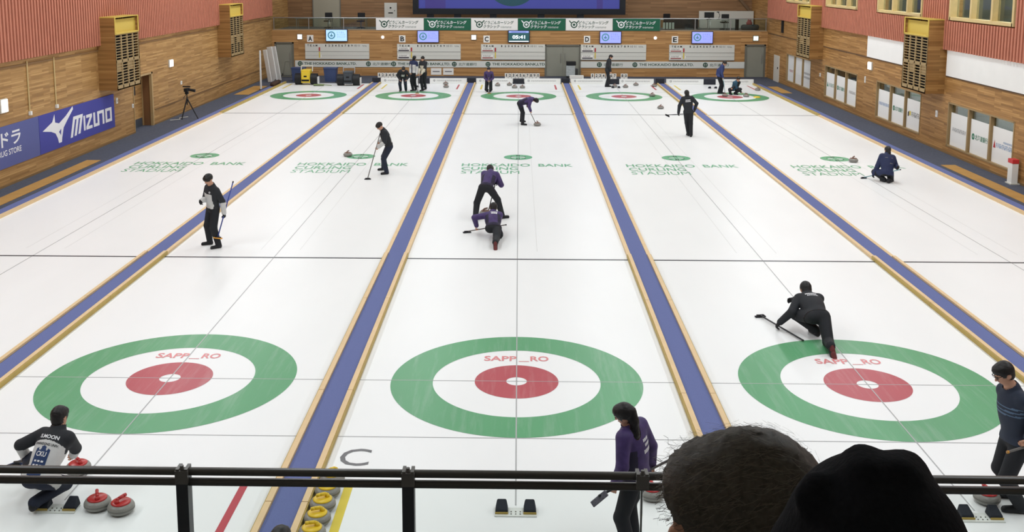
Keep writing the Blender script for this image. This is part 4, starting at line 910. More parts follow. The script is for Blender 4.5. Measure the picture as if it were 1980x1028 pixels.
def submesh(name, V, F, N, sel, off, mats, mi, parent, org, noise=0.0):
    f = F[sel]
    if not len(f): return None
    u, inv = np.unique(f, return_inverse=True); inv = inv.reshape(f.shape)
    P = V[u] + N[u]*(off if np.isscalar(off) else off[u][:, None]) - org
    if noise: P = P + N[u]*RNG.uniform(-noise, noise, (len(u), 1))
    me = bpy.data.meshes.new(name); me.from_pydata(P.tolist(), [], inv.tolist())
    for m in mats: me.materials.append(m)
    if mi is not None: me.polygons.foreach_set('material_index', np.asarray(mi)[sel].astype(np.int32))
    me.polygons.foreach_set('use_smooth', np.ones(len(f), bool)); me.update()
    o = bpy.data.objects.new(name, me); COL.objects.link(o); o.parent = parent; return o

def person(sp, label, outfit, vox=.014, hair='short', look=None, facec=True, toes=None, kneel=None, kneer=None, ebl=None, ebr=None, curl=1.2, hood=False, group=None, bald=False, eyes=False, glasses=False, bare=True, htilt=None):
    k = sp['k']; th = math.radians(sp['th'])
    fw = np.array([-math.sin(th), math.cos(th), 0]); rt = np.array([math.cos(th), math.sin(th), 0]); up = np.array([0, 0, 1.])
    pel, neck, head = (np.array(sp[q], float) for q in ('pel', 'neck', 'head'))
    tl = np.linalg.norm(neck-pel)
    if tl > .56*k: pel = neck + (pel-neck)*(.56*k/tl)
    s = nrm(neck-pel); R = nrm(rt-(rt@s)*s); Fd = np.cross(s, R); tl = np.linalg.norm(neck-pel)   # Fd = chest forward
    lk = fw if look is None else nrm(look)
    pr = []
    jk = outfit.get('bulk', 1.1)
    # torso
    chest = pel + s*(tl*.66)
    pr += [ell(pel+s*.01*k, (.158*k, .118*k, .13*k), R, Fd, s, 'pants', .05), ell(pel+s*tl*.36, (.150*k*jk, .112*k*jk, .20*k), R, Fd, s, 'top', .06),
           ell(chest+Fd*.01*k, (.172*k*jk, .118*k*jk, .215*k), R, Fd, s, 'top', .06)]
    shc = neck - s*.055*k; SH = {1: shc+R*.165*k, -1: shc-R*.165*k}
    pr.append(cap(SH[1]-R*.03*k, SH[-1]+R*.03*k, .062*k*jk, .062*k*jk, 'top', .06))
    pr.append(cap(neck-s*.03*k, neck*.45+head*.55, .066*k, .058*k, 'skin', .03)); pr.append(cap(neck-s*.04*k, neck+nrm(head-neck)*.035*k, .085*k, .074*k, 'top', .03))
    # head
    hu = nrm(head-neck) if htilt is None else nrm(htilt); hf = nrm(lk-(lk@hu)*hu*.85); hs = nrm(np.cross(hf, hu)); hu = np.cross(hs, hf)
    pr += [ell(head+hu*.02*k-hf*.008*k, (.076*k, .094*k, .098*k), hs, hf, hu, 'skin', .02), ell(head-hu*.045*k+hf*.028*k, (.056*k, .062*k, .066*k), hs, hf, hu, 'skin', .03),
           cap(head+hf*.088*k+hu*.008*k, head+hf*.108*k-hu*.026*k, .010*k, .015*k, 'skin', .012), cap(head+hf*.083*k+hu*.024*k-hs*.03*k, head+hf*.083*k+hu*.024*k+hs*.03*k, .012*k, .012*k, 'skin', .012)]
    for q in (1, -1): pr.append(ell(head+hs*q*.078*k-hf*.012*k-hu*.012*k, (.012*k, .022*k, .034*k), hs, hf, hu, 'skin', .008))
    if hair == 'cap':
        pr += [ell(head+hu*.045*k-hf*.008*k, (.086*k, .105*k, .078*k), hs, hf, hu, 'hat', .01), ell(head+hu*.052*k+hf*.115*k, (.07*k, .06*k, .012*k), hs, hf, hu, 'hat', .01)]
    elif hair == 'bowl':
        pr += [ell(head+hu*.045*k-hf*.012*k, (.094*k, .108*k, .088*k), hs, hf, hu, 'hair', .015), ell(head+hu*.055*k+hf*.05*k, (.082*k, .055*k, .045*k), hs, hf, hu, 'hair', .02)]
    elif hair != 'none':
        pr += [ell(head+hu*.032*k-hf*.020*k, (.086*k, .100*k, .102*k), hs, hf, hu, 'hair', .012), ell(head+hu*.070*k+hf*.035*k, (.068*k, .060*k, .048*k), hs, hf, hu, 'hair', .02), ell(head-hu*.03*k-hf*.045*k, (.07*k, .055*k, .06*k), hs, hf, hu, 'hair', .02)]
    if hair == 'ponytail':
        a = head-hf*.10*k+hu*.02*k; b = a-hf*.03*k-up*.12*k; c = b-hf*.02*k-up*.15*k; d = c+hf*.01*k-up*.10*k
        pr += [cap(a, b, .04*k, .042*k, 'hair', .02), cap(b, c, .042*k, .034*k, 'hair', .02), cap(c, d, .034*k, .014*k, 'hair', .02)]
    if hair == 'long':
        a = head-hf*.07*k; pr += [cap(a, a-up*.2*k-hf*.02*k, .075*k, .06*k, 'hair', .03)]
    # arms and hands
    joints = {}
    glv = outfit.get('glove')
    for q, hk, eb in ((-1, 'hL', ebl), (1, 'hR', ebr)):
        sh = SH[q]; hand = np.array(sp[hk], float)
        pole = (-Fd*.6 - up*.5 + R*q*.5) if eb is None else np.array(eb, float)
        dirh = nrm(hand-sh); wr0 = hand - nrm(hand-(sh+hand)/2+up*-.02)*.07*k
        el, wr = ik(sh, wr0, .285*k, .255*k, pole); nm = 'L' if q < 0 else 'R'; joints['w'+nm] = wr
        pr += [cap(sh, el, .062*k*jk, .051*k*jk, 'arm'+nm, .03), cap(el, wr, .051*k*jk, .038*k*jk, 'fore'+nm, .015)]
        fd = nrm(wr-el); hd = nrm(hand-wr) if np.linalg.norm(hand-wr) > .02 else fd; hd = nrm(hd*.6+fd*.6)
        pn = nrm(np.cross(hd, np.cross(nrm(-R*q*.7+Fd*.3), hd))); sd = np.cross(hd, pn)   # pn: palm side; sd: across the knuckles
        pc = wr + hd*.05*k; lab = 'glove'+nm if glv else 'skin'
        pr.append(cap(wr-fd*.02*k, wr+hd*.02*k, .031*k, .030*k, lab, .01)); pr.append(ell(pc, (.042*k, .018*k, .05*k), sd, pn, hd, lab, .012))
        for i, L in enumerate((.075, .085, .08, .062)):
            b = pc + hd*.04*k + sd*(-.030+.020*i)*k; ang = 0.35; seg = L*k/2.6; p0 = b
            for j in range(3):
                ang += curl*(.55 if j else .4); dv = nrm(hd*math.cos(ang)+pn*math.sin(ang)); p1 = p0+dv*seg*(1.0 if j == 0 else .8); pr.append(cap(p0, p1, .0098*k-.0007*j, .0092*k-.0007*j, lab, .004)); p0 = p1
        b = pc - hd*.015*k - sd*.038*k; p1 = b+nrm(-sd*.6+hd*.6+pn*.5)*.035*k; p2 = p1+nrm(hd*.6+pn*.8)*.028*k
        pr += [cap(b, p1, .0125*k, .011*k, lab, .006), cap(p1, p2, .0108*k, .009*k, lab, .004)]
    # legs
    up2 = nrm(up*.8+s*.2)
    Rp = nrm(rt*.7+R*.3); 
    for q, fk, kn in ((-1, 'fL', kneel), (1, 'fR', kneer)):
        hip = pel + Rp*q*.088*k - s*.03*k; f = np.array(sp[fk], float); nm = 'L' if q < 0 else 'R'
        td = fw + rt*q*.18 if (toes is None or toes.get(nm) is None) else np.array(toes[nm], float)
        td = nrm(td); flat = abs(td[2]) < .5
        an = f + up*.085*k - td*.06*k*(1 if flat else 0) if flat else f - td*.15*k + up*.02
        pole = (fw*1.0 + rt*q*.12 + up*.15) if kn is None else np.array(kn, float)
        kne, an2 = ik(hip, an, .43*k, .415*k, pole)
        pr += [cap(hip, kne, .098*k, .076*k, 'pants', .04), cap(kne, an2, .076*k, .062*k, 'pants', .02)]
        nrmS = up if flat else nrm(np.cross(np.cross(td, fw), td)+1e-6)
        if flat:
            pr += [cap(an2-td*.035*k-up*.042*k, an2+td*.16*k-up*.052*k, .042*k, .036*k, 'shoe'+nm, .015), cap(an2, an2-up*.03*k, .044*k, .046*k, 'shoe'+nm, .02), cap(an2-td*.045*k-up*.065*k, an2+td*.175*k-up*.066*k, .019*k, .019*k, 'sole'+nm, .012)]
        else:
            bk = -fw; pr += [cap(an2, an2+td*.19*k, .050*k, .042*k, 'shoe'+nm, .02), cap(an2+bk*.034*k-td*.02*k, an2+td*.05*k+bk*.034*k, .034*k, .034*k, 'sole'+nm, .01), cap(an2+bk*.03*k+td*.11*k, an2+td*.2*k+bk*.026*k, .036*k, .034*k, 'sole'+nm, .01)]
    V, F = sdf_mesh(pr, vox)
    C_ = V[F].mean(1); best = np.full(len(C_), 9.); lab = np.zeros(len(C_), int); names = sorted({p.lab for p in pr}); 
    for p in pr:
        d = dist(p, C_); w = d < best; best[w] = d[w]; lab[w] = names.index(p.lab)
    lab = np.array(names)[lab]
    tz = (C_-pel)@s/k; tx = (C_-pel)@R/k; ty = (C_-pel)@Fd/k
    hem = outfit.get('hem', -.02)
    lab = np.where((lab == 'pants') & (tz > hem) & (np.abs(tx) < .26) & (np.abs(ty) < .2), 'top', lab)
    N = vnormals(V, F)
    org = np.array([pel[0], pel[1], 0.0])
    root = empty('person', org); tag(root, label, 'person', group)
    submesh('body', V, F, N, np.ones(len(F), bool), 0.0, [SKIN], None, root, org)
    isA = np.array([str(x).startswith(('arm', 'fore')) for x in lab]); top = (lab == 'top') | isA
    mi = np.zeros(len(F), int)
    if 'paint' in outfit: mi = outfit['paint'](lab, tx, ty, tz, C_)
    jo = submesh('jacket', V, F, N, top, .012, outfit['top'], mi, root, org)
    submesh('trousers', V, F, N, lab == 'pants', .007, [outfit['pants']], None, root, org)
    sh_m = outfit.get('shoe', BLACK); so_m = outfit.get('sole', sh_m)
    for nm in 'LR':
        z = (lab == 'shoe'+nm) | (lab == 'sole'+nm)
        submesh('shoe', V, F, N, z, .004, [sh_m, so_m], (lab == 'sole'+nm).astype(int), root, org)
        if glv: submesh('glove', V, F, N, lab == 'glove'+nm, .003, [glv], None, root, org)
    submesh('hair', V, F, N, lab == 'hair', .006, [outfit.get('hair', HAIR)], None, root, org, .0025)
    submesh('cap', V, F, N, lab == 'hat', .004, [outfit.get('hat', HAIR)], None, root, org)
    if eyes:
        for q in (1, -1):
            m = MB(); m.lathe([(.002, -.009), (.0085, -.004), (.0085, .004), (.002, .009)], 10); o = m.build('eye', BLACK, root, True); o.location = Vector(head+hf*.090*k+hu*.012*k+hs*q*.030*k-org); o.scale = (1.2, 1.2, .8)
        m = MB(); a = head+hf*.089*k-hu*.052*k-org; m.tube(a-hs*.02*k, a+hs*.02*k, .0055, n=8); m.build('mouth', mat('lip', rgb(158, 92, 84), .5), root)
    if glasses:
        m = MB(); c = head+hf*.100*k+hu*.012*k-org
        for q in (1, -1):
            e = c+hs*q*.034*k; m.tube(e-hs*.026*k+hu*.012*k, e+hs*.026*k+hu*.012*k, .0035, n=6); m.tube(e-hs*.026*k-hu*.016*k, e+hs*.026*k-hu*.016*k, .003, n=6); m.tube(e-hs*.026*k+hu*.012*k, e-hs*.026*k-hu*.016*k, .003, n=6); m.tube(e+hs*.026*k+hu*.012*k, e+hs*.026*k-hu*.016*k, .003, n=6)
            m.tube(c+hs*q*.062*k+hu*.01*k, c+hs*q*.084*k-hf*.10*k+hu*.004*k, .003, n=6)
        m.build('glasses', BLACK, root)
    info = dict(root=root, V=V, F=F, org=org, s=s, R=R, Fd=Fd, pel=pel, k=k, jacket=jo, head=head, hf=hf, hu=hu, hs=hs)
    return info
def decal(inf, mb_fn, mats, ox, oz, side=-1, name='lettering'):
    """print on the jacket: flat artwork in the torso plane, dropped on the cloth from behind (side -1) or in front (+1)"""
    k = inf['k']; jo = inf['jacket']
    if jo is None: return
    vv = [Vector(v.co) for v in jo.data.vertices]; bv = BVHTree.FromPolygons(vv, [tuple(p.vertices) for p in jo.data.polygons])
    m = MB(); mb_fn(m)
    X = inf['R'] if side < 0 else -inf['R']; Z = inf['s']; Fd = inf['Fd']; pel = inf['pel']-inf['org']
    out = []; ok = []
    for (x, _, z) in m.v:
        o = pel + X*(ox+x)*k + Z*(oz+z)*k + Fd*side*.6
        h = bv.ray_cast(Vector(o), Vector(-Fd*side), 1.2)
        ok.append(h[0] is not None); out.append(tuple((h[0] + h[1]*.0035) if h[0] is not None else (0, 0, 0)))
    m.v = out; keep = [i for i, f in enumerate(m.f) if all(ok[j] for j in f)]; m.f, m.m = [m.f[i] for i in keep], [m.m[i] for i in keep]
    if m.f:
        fx = []
        for f in m.f:   # face outwards
            a, b, c = (Vector(m.v[f[i]]) for i in (0, 1, 2)); n = (b-a).cross(c-a); fx.append(f if n.dot(Vector(Fd*side)) > 0 else f[::-1])
        m.f = fx; m.build(name, mats, inf['root'])
XD, ZD = (1, 0, 0), (0, 0, 1)
def bars(*rows):
    """rows of worn, unreadable print: (x0,x1,z,h)"""
    def fn(m):
        for x0, x1, z, h in rows:
            x = x0
            while x < x1:
                w = random.uniform(.012, .022); m.poly([(x, 0, z), (min(x+w, x1), 0, z), (min(x+w, x1), 0, z+h), (x, 0, z+h)]); x += w+.006
    return fn

# clothes
CB = mat('black_jacket_cloth', rgb(44, 46, 50), .75, noise=.06, nscale=30); CN = mat('navy_jacket_cloth', rgb(44, 52, 84), .7, noise=.08, nscale=20); CW = mat('white_jacket_panel', rgb(206, 206, 204), .75, noise=.04, nscale=20)
CP = mat('purple_jacket_cloth', rgb(72, 57, 104), .6, noise=.25, nscale=14); CPD = mat('dark_purple_cloth', rgb(44, 40, 60), .7); CT = mat('black_trouser_cloth', rgb(38, 40, 44), .8, noise=.06, nscale=25); CTN = mat('navy_trouser_cloth', rgb(40, 45, 60), .8)
CTEAL = mat('teal_jacket_cloth', rgb(50, 86, 108), .7); CBL = mat('blue_jacket_cloth', rgb(54, 66, 112), .7, noise=.15, nscale=14); SOLE_R = mat('dark_red_sole', rgb(104, 48, 48), .6); SHOE = mat('black_shoe', rgb(34, 34, 37), .5); GLV = mat('black_glove', rgb(36, 36, 38), .7); CPOLO = mat('dark_navy_shirt', rgb(46, 54, 70), .7, noise=.05, nscale=20); CSTR = mat('muted_blue_stripe', rgb(92, 116, 142), .7); TAN = mat('tan_sole_edge', rgb(176, 142, 84), .6)
def paint_moon(lab, tx, ty, tz, C_):
    mi = np.zeros(len(tx), int)
    mi[(lab == 'top') & (tz < .395-1.2*tx**2) & (np.abs(tx) < .185)] = 1
    mi[((lab == 'foreL') | (lab == 'foreR'))] = 1
    fl = (lab == 'foreL') | (lab == 'foreR'); mi[fl & (ty > .30)] = 1
    return mi
def paint_guest(lab, tx, ty, tz, C_):
    mi = np.zeros(len(tx), int); mi[(lab == 'top') & (tz > -.01) & (tz < .37) & (np.abs(tx) < .135) & (ty > 0)] = 1; mi[(lab == 'top') & (tz < .36) & (np.abs(tx) < .12) & (ty < 0)] = 1; mi[(lab == 'foreL') | (lab == 'foreR')] = 1; return mi
def paint_sweepB(lab, tx, ty, tz, C_):
    mi = np.zeros(len(tx), int); mi[(lab == 'top') & (tz > .1) & (tz < .34) & (np.abs(tx) < .12) & (ty < -.05)] = 1; mi[(lab == 'top') & (np.abs(tx) < .05) & (ty > .02)] = 1; mi[(lab == 'foreL') | (lab == 'foreR')] = 1; return mi
def paint_purple(lab, tx, ty, tz, C_):
    mi = np.zeros(len(tx), int); mi[(lab == 'top') & (np.abs(np.abs(tx)-.135) < .035) & (tz < .36)] = 1; mi[((lab == 'foreL') | (lab == 'foreR'))] = 0; mi[(lab == 'top') & (tz < .05)] = 1; return mi
def paint_polo(lab, tx, ty, tz, C_):
    mi = np.zeros(len(tx), int); mi[(lab == 'top') & ((np.abs(tz-.40) < .008) | (np.abs(tz-.36) < .008) | (np.abs(tz-.32) < .008)) & (ty > -.06)] = 1; return mi
def paint_whiteback(lab, tx, ty, tz, C_):
    mi = np.zeros(len(tx), int); mi[(lab == 'top') & (tz < .40) & (np.abs(tx) > .03)] = 1; mi[((lab == 'foreL') | (lab == 'foreR') | (lab == 'armL') | (lab == 'armR')) & (tz < .32)] = 1; return mi
OUT = {'moon': dict(top=[CB, CW], pants=CTN, paint=paint_moon, shoe=SHOE, sole=TAN, hem=-.06), 'guest': dict(top=[CB, CW], pants=CT, paint=paint_guest, shoe=SHOE, glove=GLV, hem=.02), 'sweepB': dict(top=[CB, CW], pants=CTN, paint=paint_sweepB, shoe=SHOE, hem=0.02, bulk=1.2),
    'purple': dict(top=[CP, CPD], pants=CT, paint=paint_purple, shoe=SHOE, sole=SOLE_R, hem=-.03), 'purpleg': dict(top=[CP, CPD], pants=CT, paint=paint_purple, shoe=SHOE, sole=SHOE, glove=GLV, hem=-.03), 'black': dict(top=[CB], pants=CT, shoe=SHOE, sole=SHOE, glove=GLV, hem=-.06), 'blackthrow': dict(top=[CB], pants=CT, shoe=SHOE, sole=SOLE_R, glove=GLV, hem=-.0),
    'navy': dict(top=[CN], pants=CT, shoe=SHOE, glove=GLV, hem=-.10, bulk=1.22), 'polo': dict(top=[CPOLO, CSTR], pants=CT, paint=paint_polo, shoe=SHOE, hem=-.02), 'farwhite': dict(top=[CN, CW], pants=CT, paint=paint_whiteback, shoe=SHOE, hem=-.02), 'blue': dict(top=[CBL], pants=CT, shoe=SHOE, hem=-.04), 'teal': dict(top=[CB, CTEAL], pants=CT, shoe=SHOE, paint=lambda lab, tx, ty, tz, C_: ((lab == 'armR') | ((lab == 'top') & (tx > .05))).astype(int)),
    'suit': dict(top=[CB], pants=CT, shoe=SHOE, hem=-.1), 'grey': dict(top=[mat('grey_coat', rgb(60, 62, 66), .8)], pants=CT, shoe=SHOE)}

PEO = {
    'crouch_hack': {'k': 0.95, 'th': -8, 'pel': [-5.234, -3.75, 0.404], 'neck': [-5.149, -3.42, 0.777], 'head': [-5.144, -3.36, 0.922], 'hL': [-5.596, -3.35, 0.373], 'hR': [-5.187, -2.95, 0.202], 'fL': [-5.5, -3.15, 0.0], 'fR': [-5.28, -3.72, 0.04]},
    'purple_walk': {'k': 0.95, 'th': 50, 'pel': [1.228, -4.45, 0.832], 'neck': [1.157, -4.47, 1.393], 'head': [1.079, -4.5, 1.531], 'hL': [0.978, -4.62, 0.786], 'hR': [1.425, -4.15, 0.77], 'fL': [1.12, -4.62, 0.0], 'fR': [1.18, -4.3, 0.0]},
    'right_man': {'k': 1.0, 'th': 100, 'pel': [5.489, -3.5, 0.653], 'neck': [5.429, -3.5, 1.322], 'head': [5.293, -3.5, 1.592], 'hL': [5.494, -3.75, 0.907], 'hR': [5.799, -3.2, 0.582], 'fL': [5.507, -3.526, 0.0], 'fR': [5.594, -3.209, 0.0]},
    'd_throw': {'k': 0.97, 'th': 6, 'pel': [4.901, 2.023, 0.389], 'neck': [4.871, 2.423, 0.531], 'head': [4.869, 2.553, 0.606], 'hL': [4.338, 2.223, 0.093], 'hR': [4.72, 3.073, 0.25], 'fL': [4.899, 2.073, 0.0], 'fR': [4.907, 1.065, 0.0]},
    'c_throw': {'k': 0.95, 'th': 0, 'pel': [-0.541, 8.054, 0.251], 'neck': [-0.563, 8.454, 0.475], 'head': [-0.554, 8.574, 0.579], 'hL': [-0.974, 8.454, 0.146], 'hR': [-0.55, 9.054, 0.2], 'fL': [-0.38, 8.154, 0.0], 'fR': [-0.473, 7.154, 0.0]},
    'c_sweep': {'k': 0.95, 'th': -8, 'pel': [-0.76, 9.852, 0.788], 'neck': [-0.66, 10.282, 1.058], 'head': [-0.678, 10.452, 1.102], 'hL': [-0.558, 10.252, 0.782], 'hR': [-0.548, 10.352, 0.812], 'fL': [-1.017, 9.736, 0.0], 'fR': [-0.325, 9.963, 0.0]},
    'vest_man': {'k': 0.93, 'th': 140, 'pel': [-6.51, 7.206, 0.792], 'neck': [-6.553, 7.156, 1.337], 'head': [-6.603, 7.086, 1.509], 'hL': [-6.297, 7.156, 0.703], 'hR': [-6.744, 6.906, 1.03], 'fL': [-6.492, 7.082, 0.0], 'fR': [-6.771, 7.371, 0.0]},
    'b_sweep': {'k': 0.93, 'th': 105, 'pel': [-3.822, 15.549, 0.827], 'neck': [-3.971, 15.449, 1.291], 'head': [-4.069, 15.399, 1.421], 'hL': [-4.126, 15.299, 0.76], 'hR': [-4.099, 15.449, 0.889], 'fL': [-3.926, 15.316, 0.0], 'fR': [-4.102, 15.948, 0.0]},
    'c_far_sweep': {'k': 0.93, 'th': -95, 'pel': [0.074, 25.39, 0.857], 'neck': [0.537, 25.34, 1.028], 'head': [0.678, 25.29, 0.974], 'hL': [0.338, 25.49, 0.703], 'hR': [0.479, 25.24, 0.512], 'fL': [0.22, 25.254, 0.0], 'fR': [0.181, 25.807, 0.0]},
    'd_stand': {'k': 0.95, 'th': 0, 'pel': [6.187, 22.757, 0.895], 'neck': [6.137, 22.777, 1.442], 'head': [6.117, 22.787, 1.564], 'hL': [5.838, 22.907, 0.778], 'hR': [6.439, 22.807, 0.909], 'fL': [6.212, 22.875, 0.0], 'fR': [6.286, 22.639, 0.0]},
    'e_crouch': {'k': 0.95, 'th': 3, 'pel': [10.483, 14.561, 0.276], 'neck': [10.564, 14.781, 0.745], 'head': [10.586, 14.861, 0.866], 'hL': [10.213, 14.861, 0.124], 'hR': [10.792, 14.811, 0.288], 'fL': [10.43, 14.66, 0.0], 'fR': [10.527, 14.517, 0.0]},
    'far_b_bend': {'k': 0.97, 'th': 180, 'pel': [-5.771, 36.45, 0.805], 'neck': [-5.697, 36.05, 1.076], 'head': [-5.681, 35.92, 1.178], 'hL': [-5.554, 36.1, 0.583], 'hR': [-5.888, 36.1, 0.582], 'fL': [-5.638, 36.566, 0.0], 'fR': [-5.922, 36.556, 0.0]},
    'far_b_mid': {'k': 0.97, 'th': 150, 'pel': [-5.28, 36.7, 0.782], 'neck': [-5.247, 36.7, 1.496], 'head': [-5.217, 36.68, 1.654], 'hL': [-5.079, 36.5, 0.751], 'hR': [-5.424, 36.6, 0.869], 'fL': [-5.233, 36.921, 0.0], 'fR': [-5.339, 36.69, 0.0]},
    'far_b_right': {'k': 0.97, 'th': 150, 'pel': [-4.803, 36.6, 0.819], 'neck': [-4.818, 36.55, 1.498], 'head': [-4.838, 36.5, 1.644], 'hL': [-4.878, 36.3, 0.772], 'hR': [-4.965, 36.4, 0.813], 'fL': [-4.711, 36.939, 0.0], 'fR': [-4.898, 36.705, 0.0]},
    'far_c': {'k': 0.95, 'th': 180, 'pel': [-1.482, 36.3, 0.578], 'neck': [-1.48, 36.25, 1.021], 'head': [-1.479, 36.2, 1.142], 'hL': [-1.424, 36.1, 0.547], 'hR': [-1.501, 36.1, 0.547], 'fL': [-1.413, 36.6, 0.0], 'fR': [-1.568, 36.595, 0.0]},
    'far_d': {'k': 0.95, 'th': -80, 'pel': [4.613, 38.922, 0.813], 'neck': [4.711, 38.922, 1.42], 'head': [4.789, 38.922, 1.555], 'hL': [4.686, 39.122, 0.739], 'hR': [4.785, 38.722, 0.779], 'fL': [4.735, 38.924, 0.0], 'fR': [4.627, 38.92, 0.0]},
    'far_e_stand': {'k': 0.95, 'th': -105, 'pel': [9.869, 36.108, 0.795], 'neck': [10.028, 36.108, 1.383], 'head': [10.115, 36.058, 1.503], 'hL': [9.759, 36.208, 0.861], 'hR': [10.024, 35.858, 0.77], 'fL': [10.073, 36.11, 0.0], 'fR': [9.945, 36.106, 0.0]},
    'far_e_crouch': {'k': 0.95, 'th': -150, 'pel': [10.583, 35.793, 0.295], 'neck': [10.665, 35.643, 0.642], 'head': [10.709, 35.573, 0.776], 'hL': [10.359, 35.443, 0.308], 'hR': [10.926, 35.593, 0.064], 'fL': [10.649, 35.697, 0.0], 'fR': [10.394, 35.689, 0.0]},
}
PEO['vest_man'].update(pel=[-6.57, 7.22, .87])
PEO['far_b_right'].update(pel=[-4.74, 36.6, .84], neck=[-4.76, 36.55, 1.498], head=[-4.78, 36.5, 1.644], fR=[-4.86, 36.7, 0])
PEO['far_b_mid'].update(fL=[-5.2, 36.92, 0])
PEO['d_throw']['k'] = 1.05
PEO['e_crouch'].update(hR=[10.78, 14.48, .40], pel=[10.50, 14.56, .30])
PEO['right_man'].update(pel=[5.47, -3.5, .86], neck=[5.41, -3.5, 1.40])
PEO['d_throw'].update(pel=[4.90, 1.93, .36])

I = person(PEO['crouch_hack'], 'person in a black and white jacket crouching at the hack, hand on a stone', OUT['moon'], .010, 'short', look=(.25, 1, -.1), toes={'R': (.15, 1, 0), 'L': (-.05, 1, 0)}, kneer=(.45, .8, .1), kneel=(-.5, .8, .6), ebl=(-1, -.4, -.1), ebr=(.7, -.3, .1))
decal(I, lambda m: text_on(m, 'S.MOON', (0, 0, 0), XD, ZD, .235, .046, 0, .03, True), WHITETX, .0, .435)
decal(I, lambda m: text_on(m, 'KWANDONG UNIV.', (0, 0, 0), XD, ZD, .29, .03, 0, .02, True), BLKTX, 0, .345)
NAVTX = mat('navy_print', rgb(44, 64, 104), .7)
def big(fn, s=1.4):
    def g(m):
        fn(m); m.v = [(p[0]*s, p[1], p[2]*s) for p in m.v]
    return g
def emblem(m):
    for i in range(6):
        for a, b in ((-.06, -.02), (-.02, .02), (.02, .06)):
            z0, z1 = -.13+.035*i, -.13+.035*(i+1); m.poly([(a, 0, z0), (b, 0, z0), (b, 0, z1), (a, 0, z1)])
    m.poly([(-.06, 0, .08), (0, 0, .08), (0, 0, .12), (-.06, 0, .09)]); m.poly([(0, 0, .08), (.06, 0, .08), (.06, 0, .09), (0, 0, .12)])
decal(I, big(emblem), NAVTX, 0, .16, name='emblem')
decal(I, big(lambda m: (text_on(m, 'CKU', (0, 0, .045), XD, ZD, .085, .04, 0, .02, True), [m.poly([(-.04+.03*j, 0, -.02-.035*i), (-.02+.03*j, 0, -.02-.035*i), (-.02+.03*j, 0, -.006-.035*i), (-.04+.03*j, 0, -.006-.035*i)]) for i in range(3) for j in range(3)])), WHITETX, 0, .165, name='emblem_lettering')
for c in I['root'].children:
    if c.name.startswith('emblem_lettering'):
        for v in c.data.vertices: v.co += Vector(-I['Fd']*.004)

I = person(PEO['purple_walk'], 'person walking behind the railing in a purple jacket with a long ponytail, broom in hand', OUT['purple'], .010, 'ponytail', look=(-.95, .35, -.35), toes={'L': (-.9, .3, 0), 'R': (-.9, .4, 0)}, eyes=True)
decal(I, bars((-.05, .05, .41, .032), (-.03, .08, .355, .032), (-.06, .10, .285, .042)), WHITETX, .05, 0)
I = person(PEO['right_man'], 'person with glasses in a dark navy striped shirt at the right edge, looking down', OUT['polo'], .011, 'short', look=(-1, -.05, -.35), toes={'L': (-1, .1, 0), 'R': (-1, .2, 0)}, eyes=True, glasses=True)
I = person(PEO['d_throw'], 'person in black in a low sliding lunge over the near right house', OUT['blackthrow'], .011, 'short', look=(0, 1, .1), toes={'R': (.12, -.55, -.8), 'L': (-.3, 1, 0)}, kneel=(-.9, .5, .9), kneer=(.2, .2, -1), ebl=(-.25, -1, -.2), ebr=(.6, 0, -.2))
decal(I, bars((-.09, .09, .40, .03), (-.07, .10, .355, .026)), WHITETX, 0, 0)
I = person(PEO['c_throw'], 'person in purple in a low sliding lunge on the middle sheet', OUT['purple'], .011, 'short', look=(0, 1, .1), toes={'R': (.03, -.55, -.8), 'L': (.1, 1, 0)}, kneel=(-.8, .6, .8), kneer=(.05, .1, -1), ebl=(-.7, -.3, .2), ebr=(.6, 0, -.2))
decal(I, bars((-.07, .09, .40, .03), (-.06, .08, .34, .05)), WHITETX, .02, 0)
I = person(PEO['c_sweep'], 'person in purple sweeping with legs astride in front of the lunging player', OUT['purpleg'], .011, 'short', look=(0, .8, -.7), toes={'L': (-.1, 1, 0), 'R': (.9, .4, 0)}, kneel=(-.3, 1, 0), kneer=(.5, 1, 0), ebl=(-.3, 0, -1), ebr=(.3, 0, -1))
I = person(PEO['vest_man'], 'person looking down by the blue divider in a black jacket with pale grey front', OUT['guest'], .011, 'bowl', look=(-.6, -.7, -.55), toes={'L': (-.75, -.6, 0), 'R': (-.85, -.4, 0)}, eyes=True, ebr=(-.2, .2, -1), ebl=(.8, .4, -.3))
decal(I, lambda m: (m.annulus((0, 0, 0), .012, .022, 20, 0, XD, ZD)), WHITETX, .085, .42, side=1, name='round_badge')
I = person(PEO['b_sweep'], 'person leaning forward over a broom on the second sheet, black jacket with white sleeves', OUT['sweepB'], .012, 'bowl', look=(-.85, -.5, -.35), toes={'L': (-.9, -.45, 0), 'R': (-.9, -.4, 0)}, eyes=True)
I = person(PEO['c_far_sweep'], 'person in purple bent double sweeping on the far part of the middle sheet', OUT['purple'], .013, 'short', look=(.8, 0, -.6), toes={'L': (.9, -.3, 0), 'R': (.9, -.3, 0)})
decal(I, bars((-.06, .08, .38, .03)), WHITETX, 0, 0)
I = person(PEO['d_stand'], 'person in black standing with back turned and hand on hip', OUT['black'], .012, 'short', look=(0, 1, -.1), ebr=(1, -.3, .1), ebl=(-1, -.2, 0))
decal(I, bars((-.09, .09, .425, .035), (-.10, .10, .37, .035)), WHITETX, 0, 0)
I = person(PEO['e_crouch'], 'person in a navy jacket crouching with back turned on the far right sheet', OUT['navy'], .012, 'ponytail', look=(0, 1, 0), kneel=(-.5, 1, .3), kneer=(.6, 1, .2), ebr=(.5, .5, -1), ebl=(-.4, -.6, -.6))
decal(I, bars((-.11, -.04, .40, .02), (.07, .12, .40, .02), (.02, .11, .22, .03)), GREYTX, 0, 0)
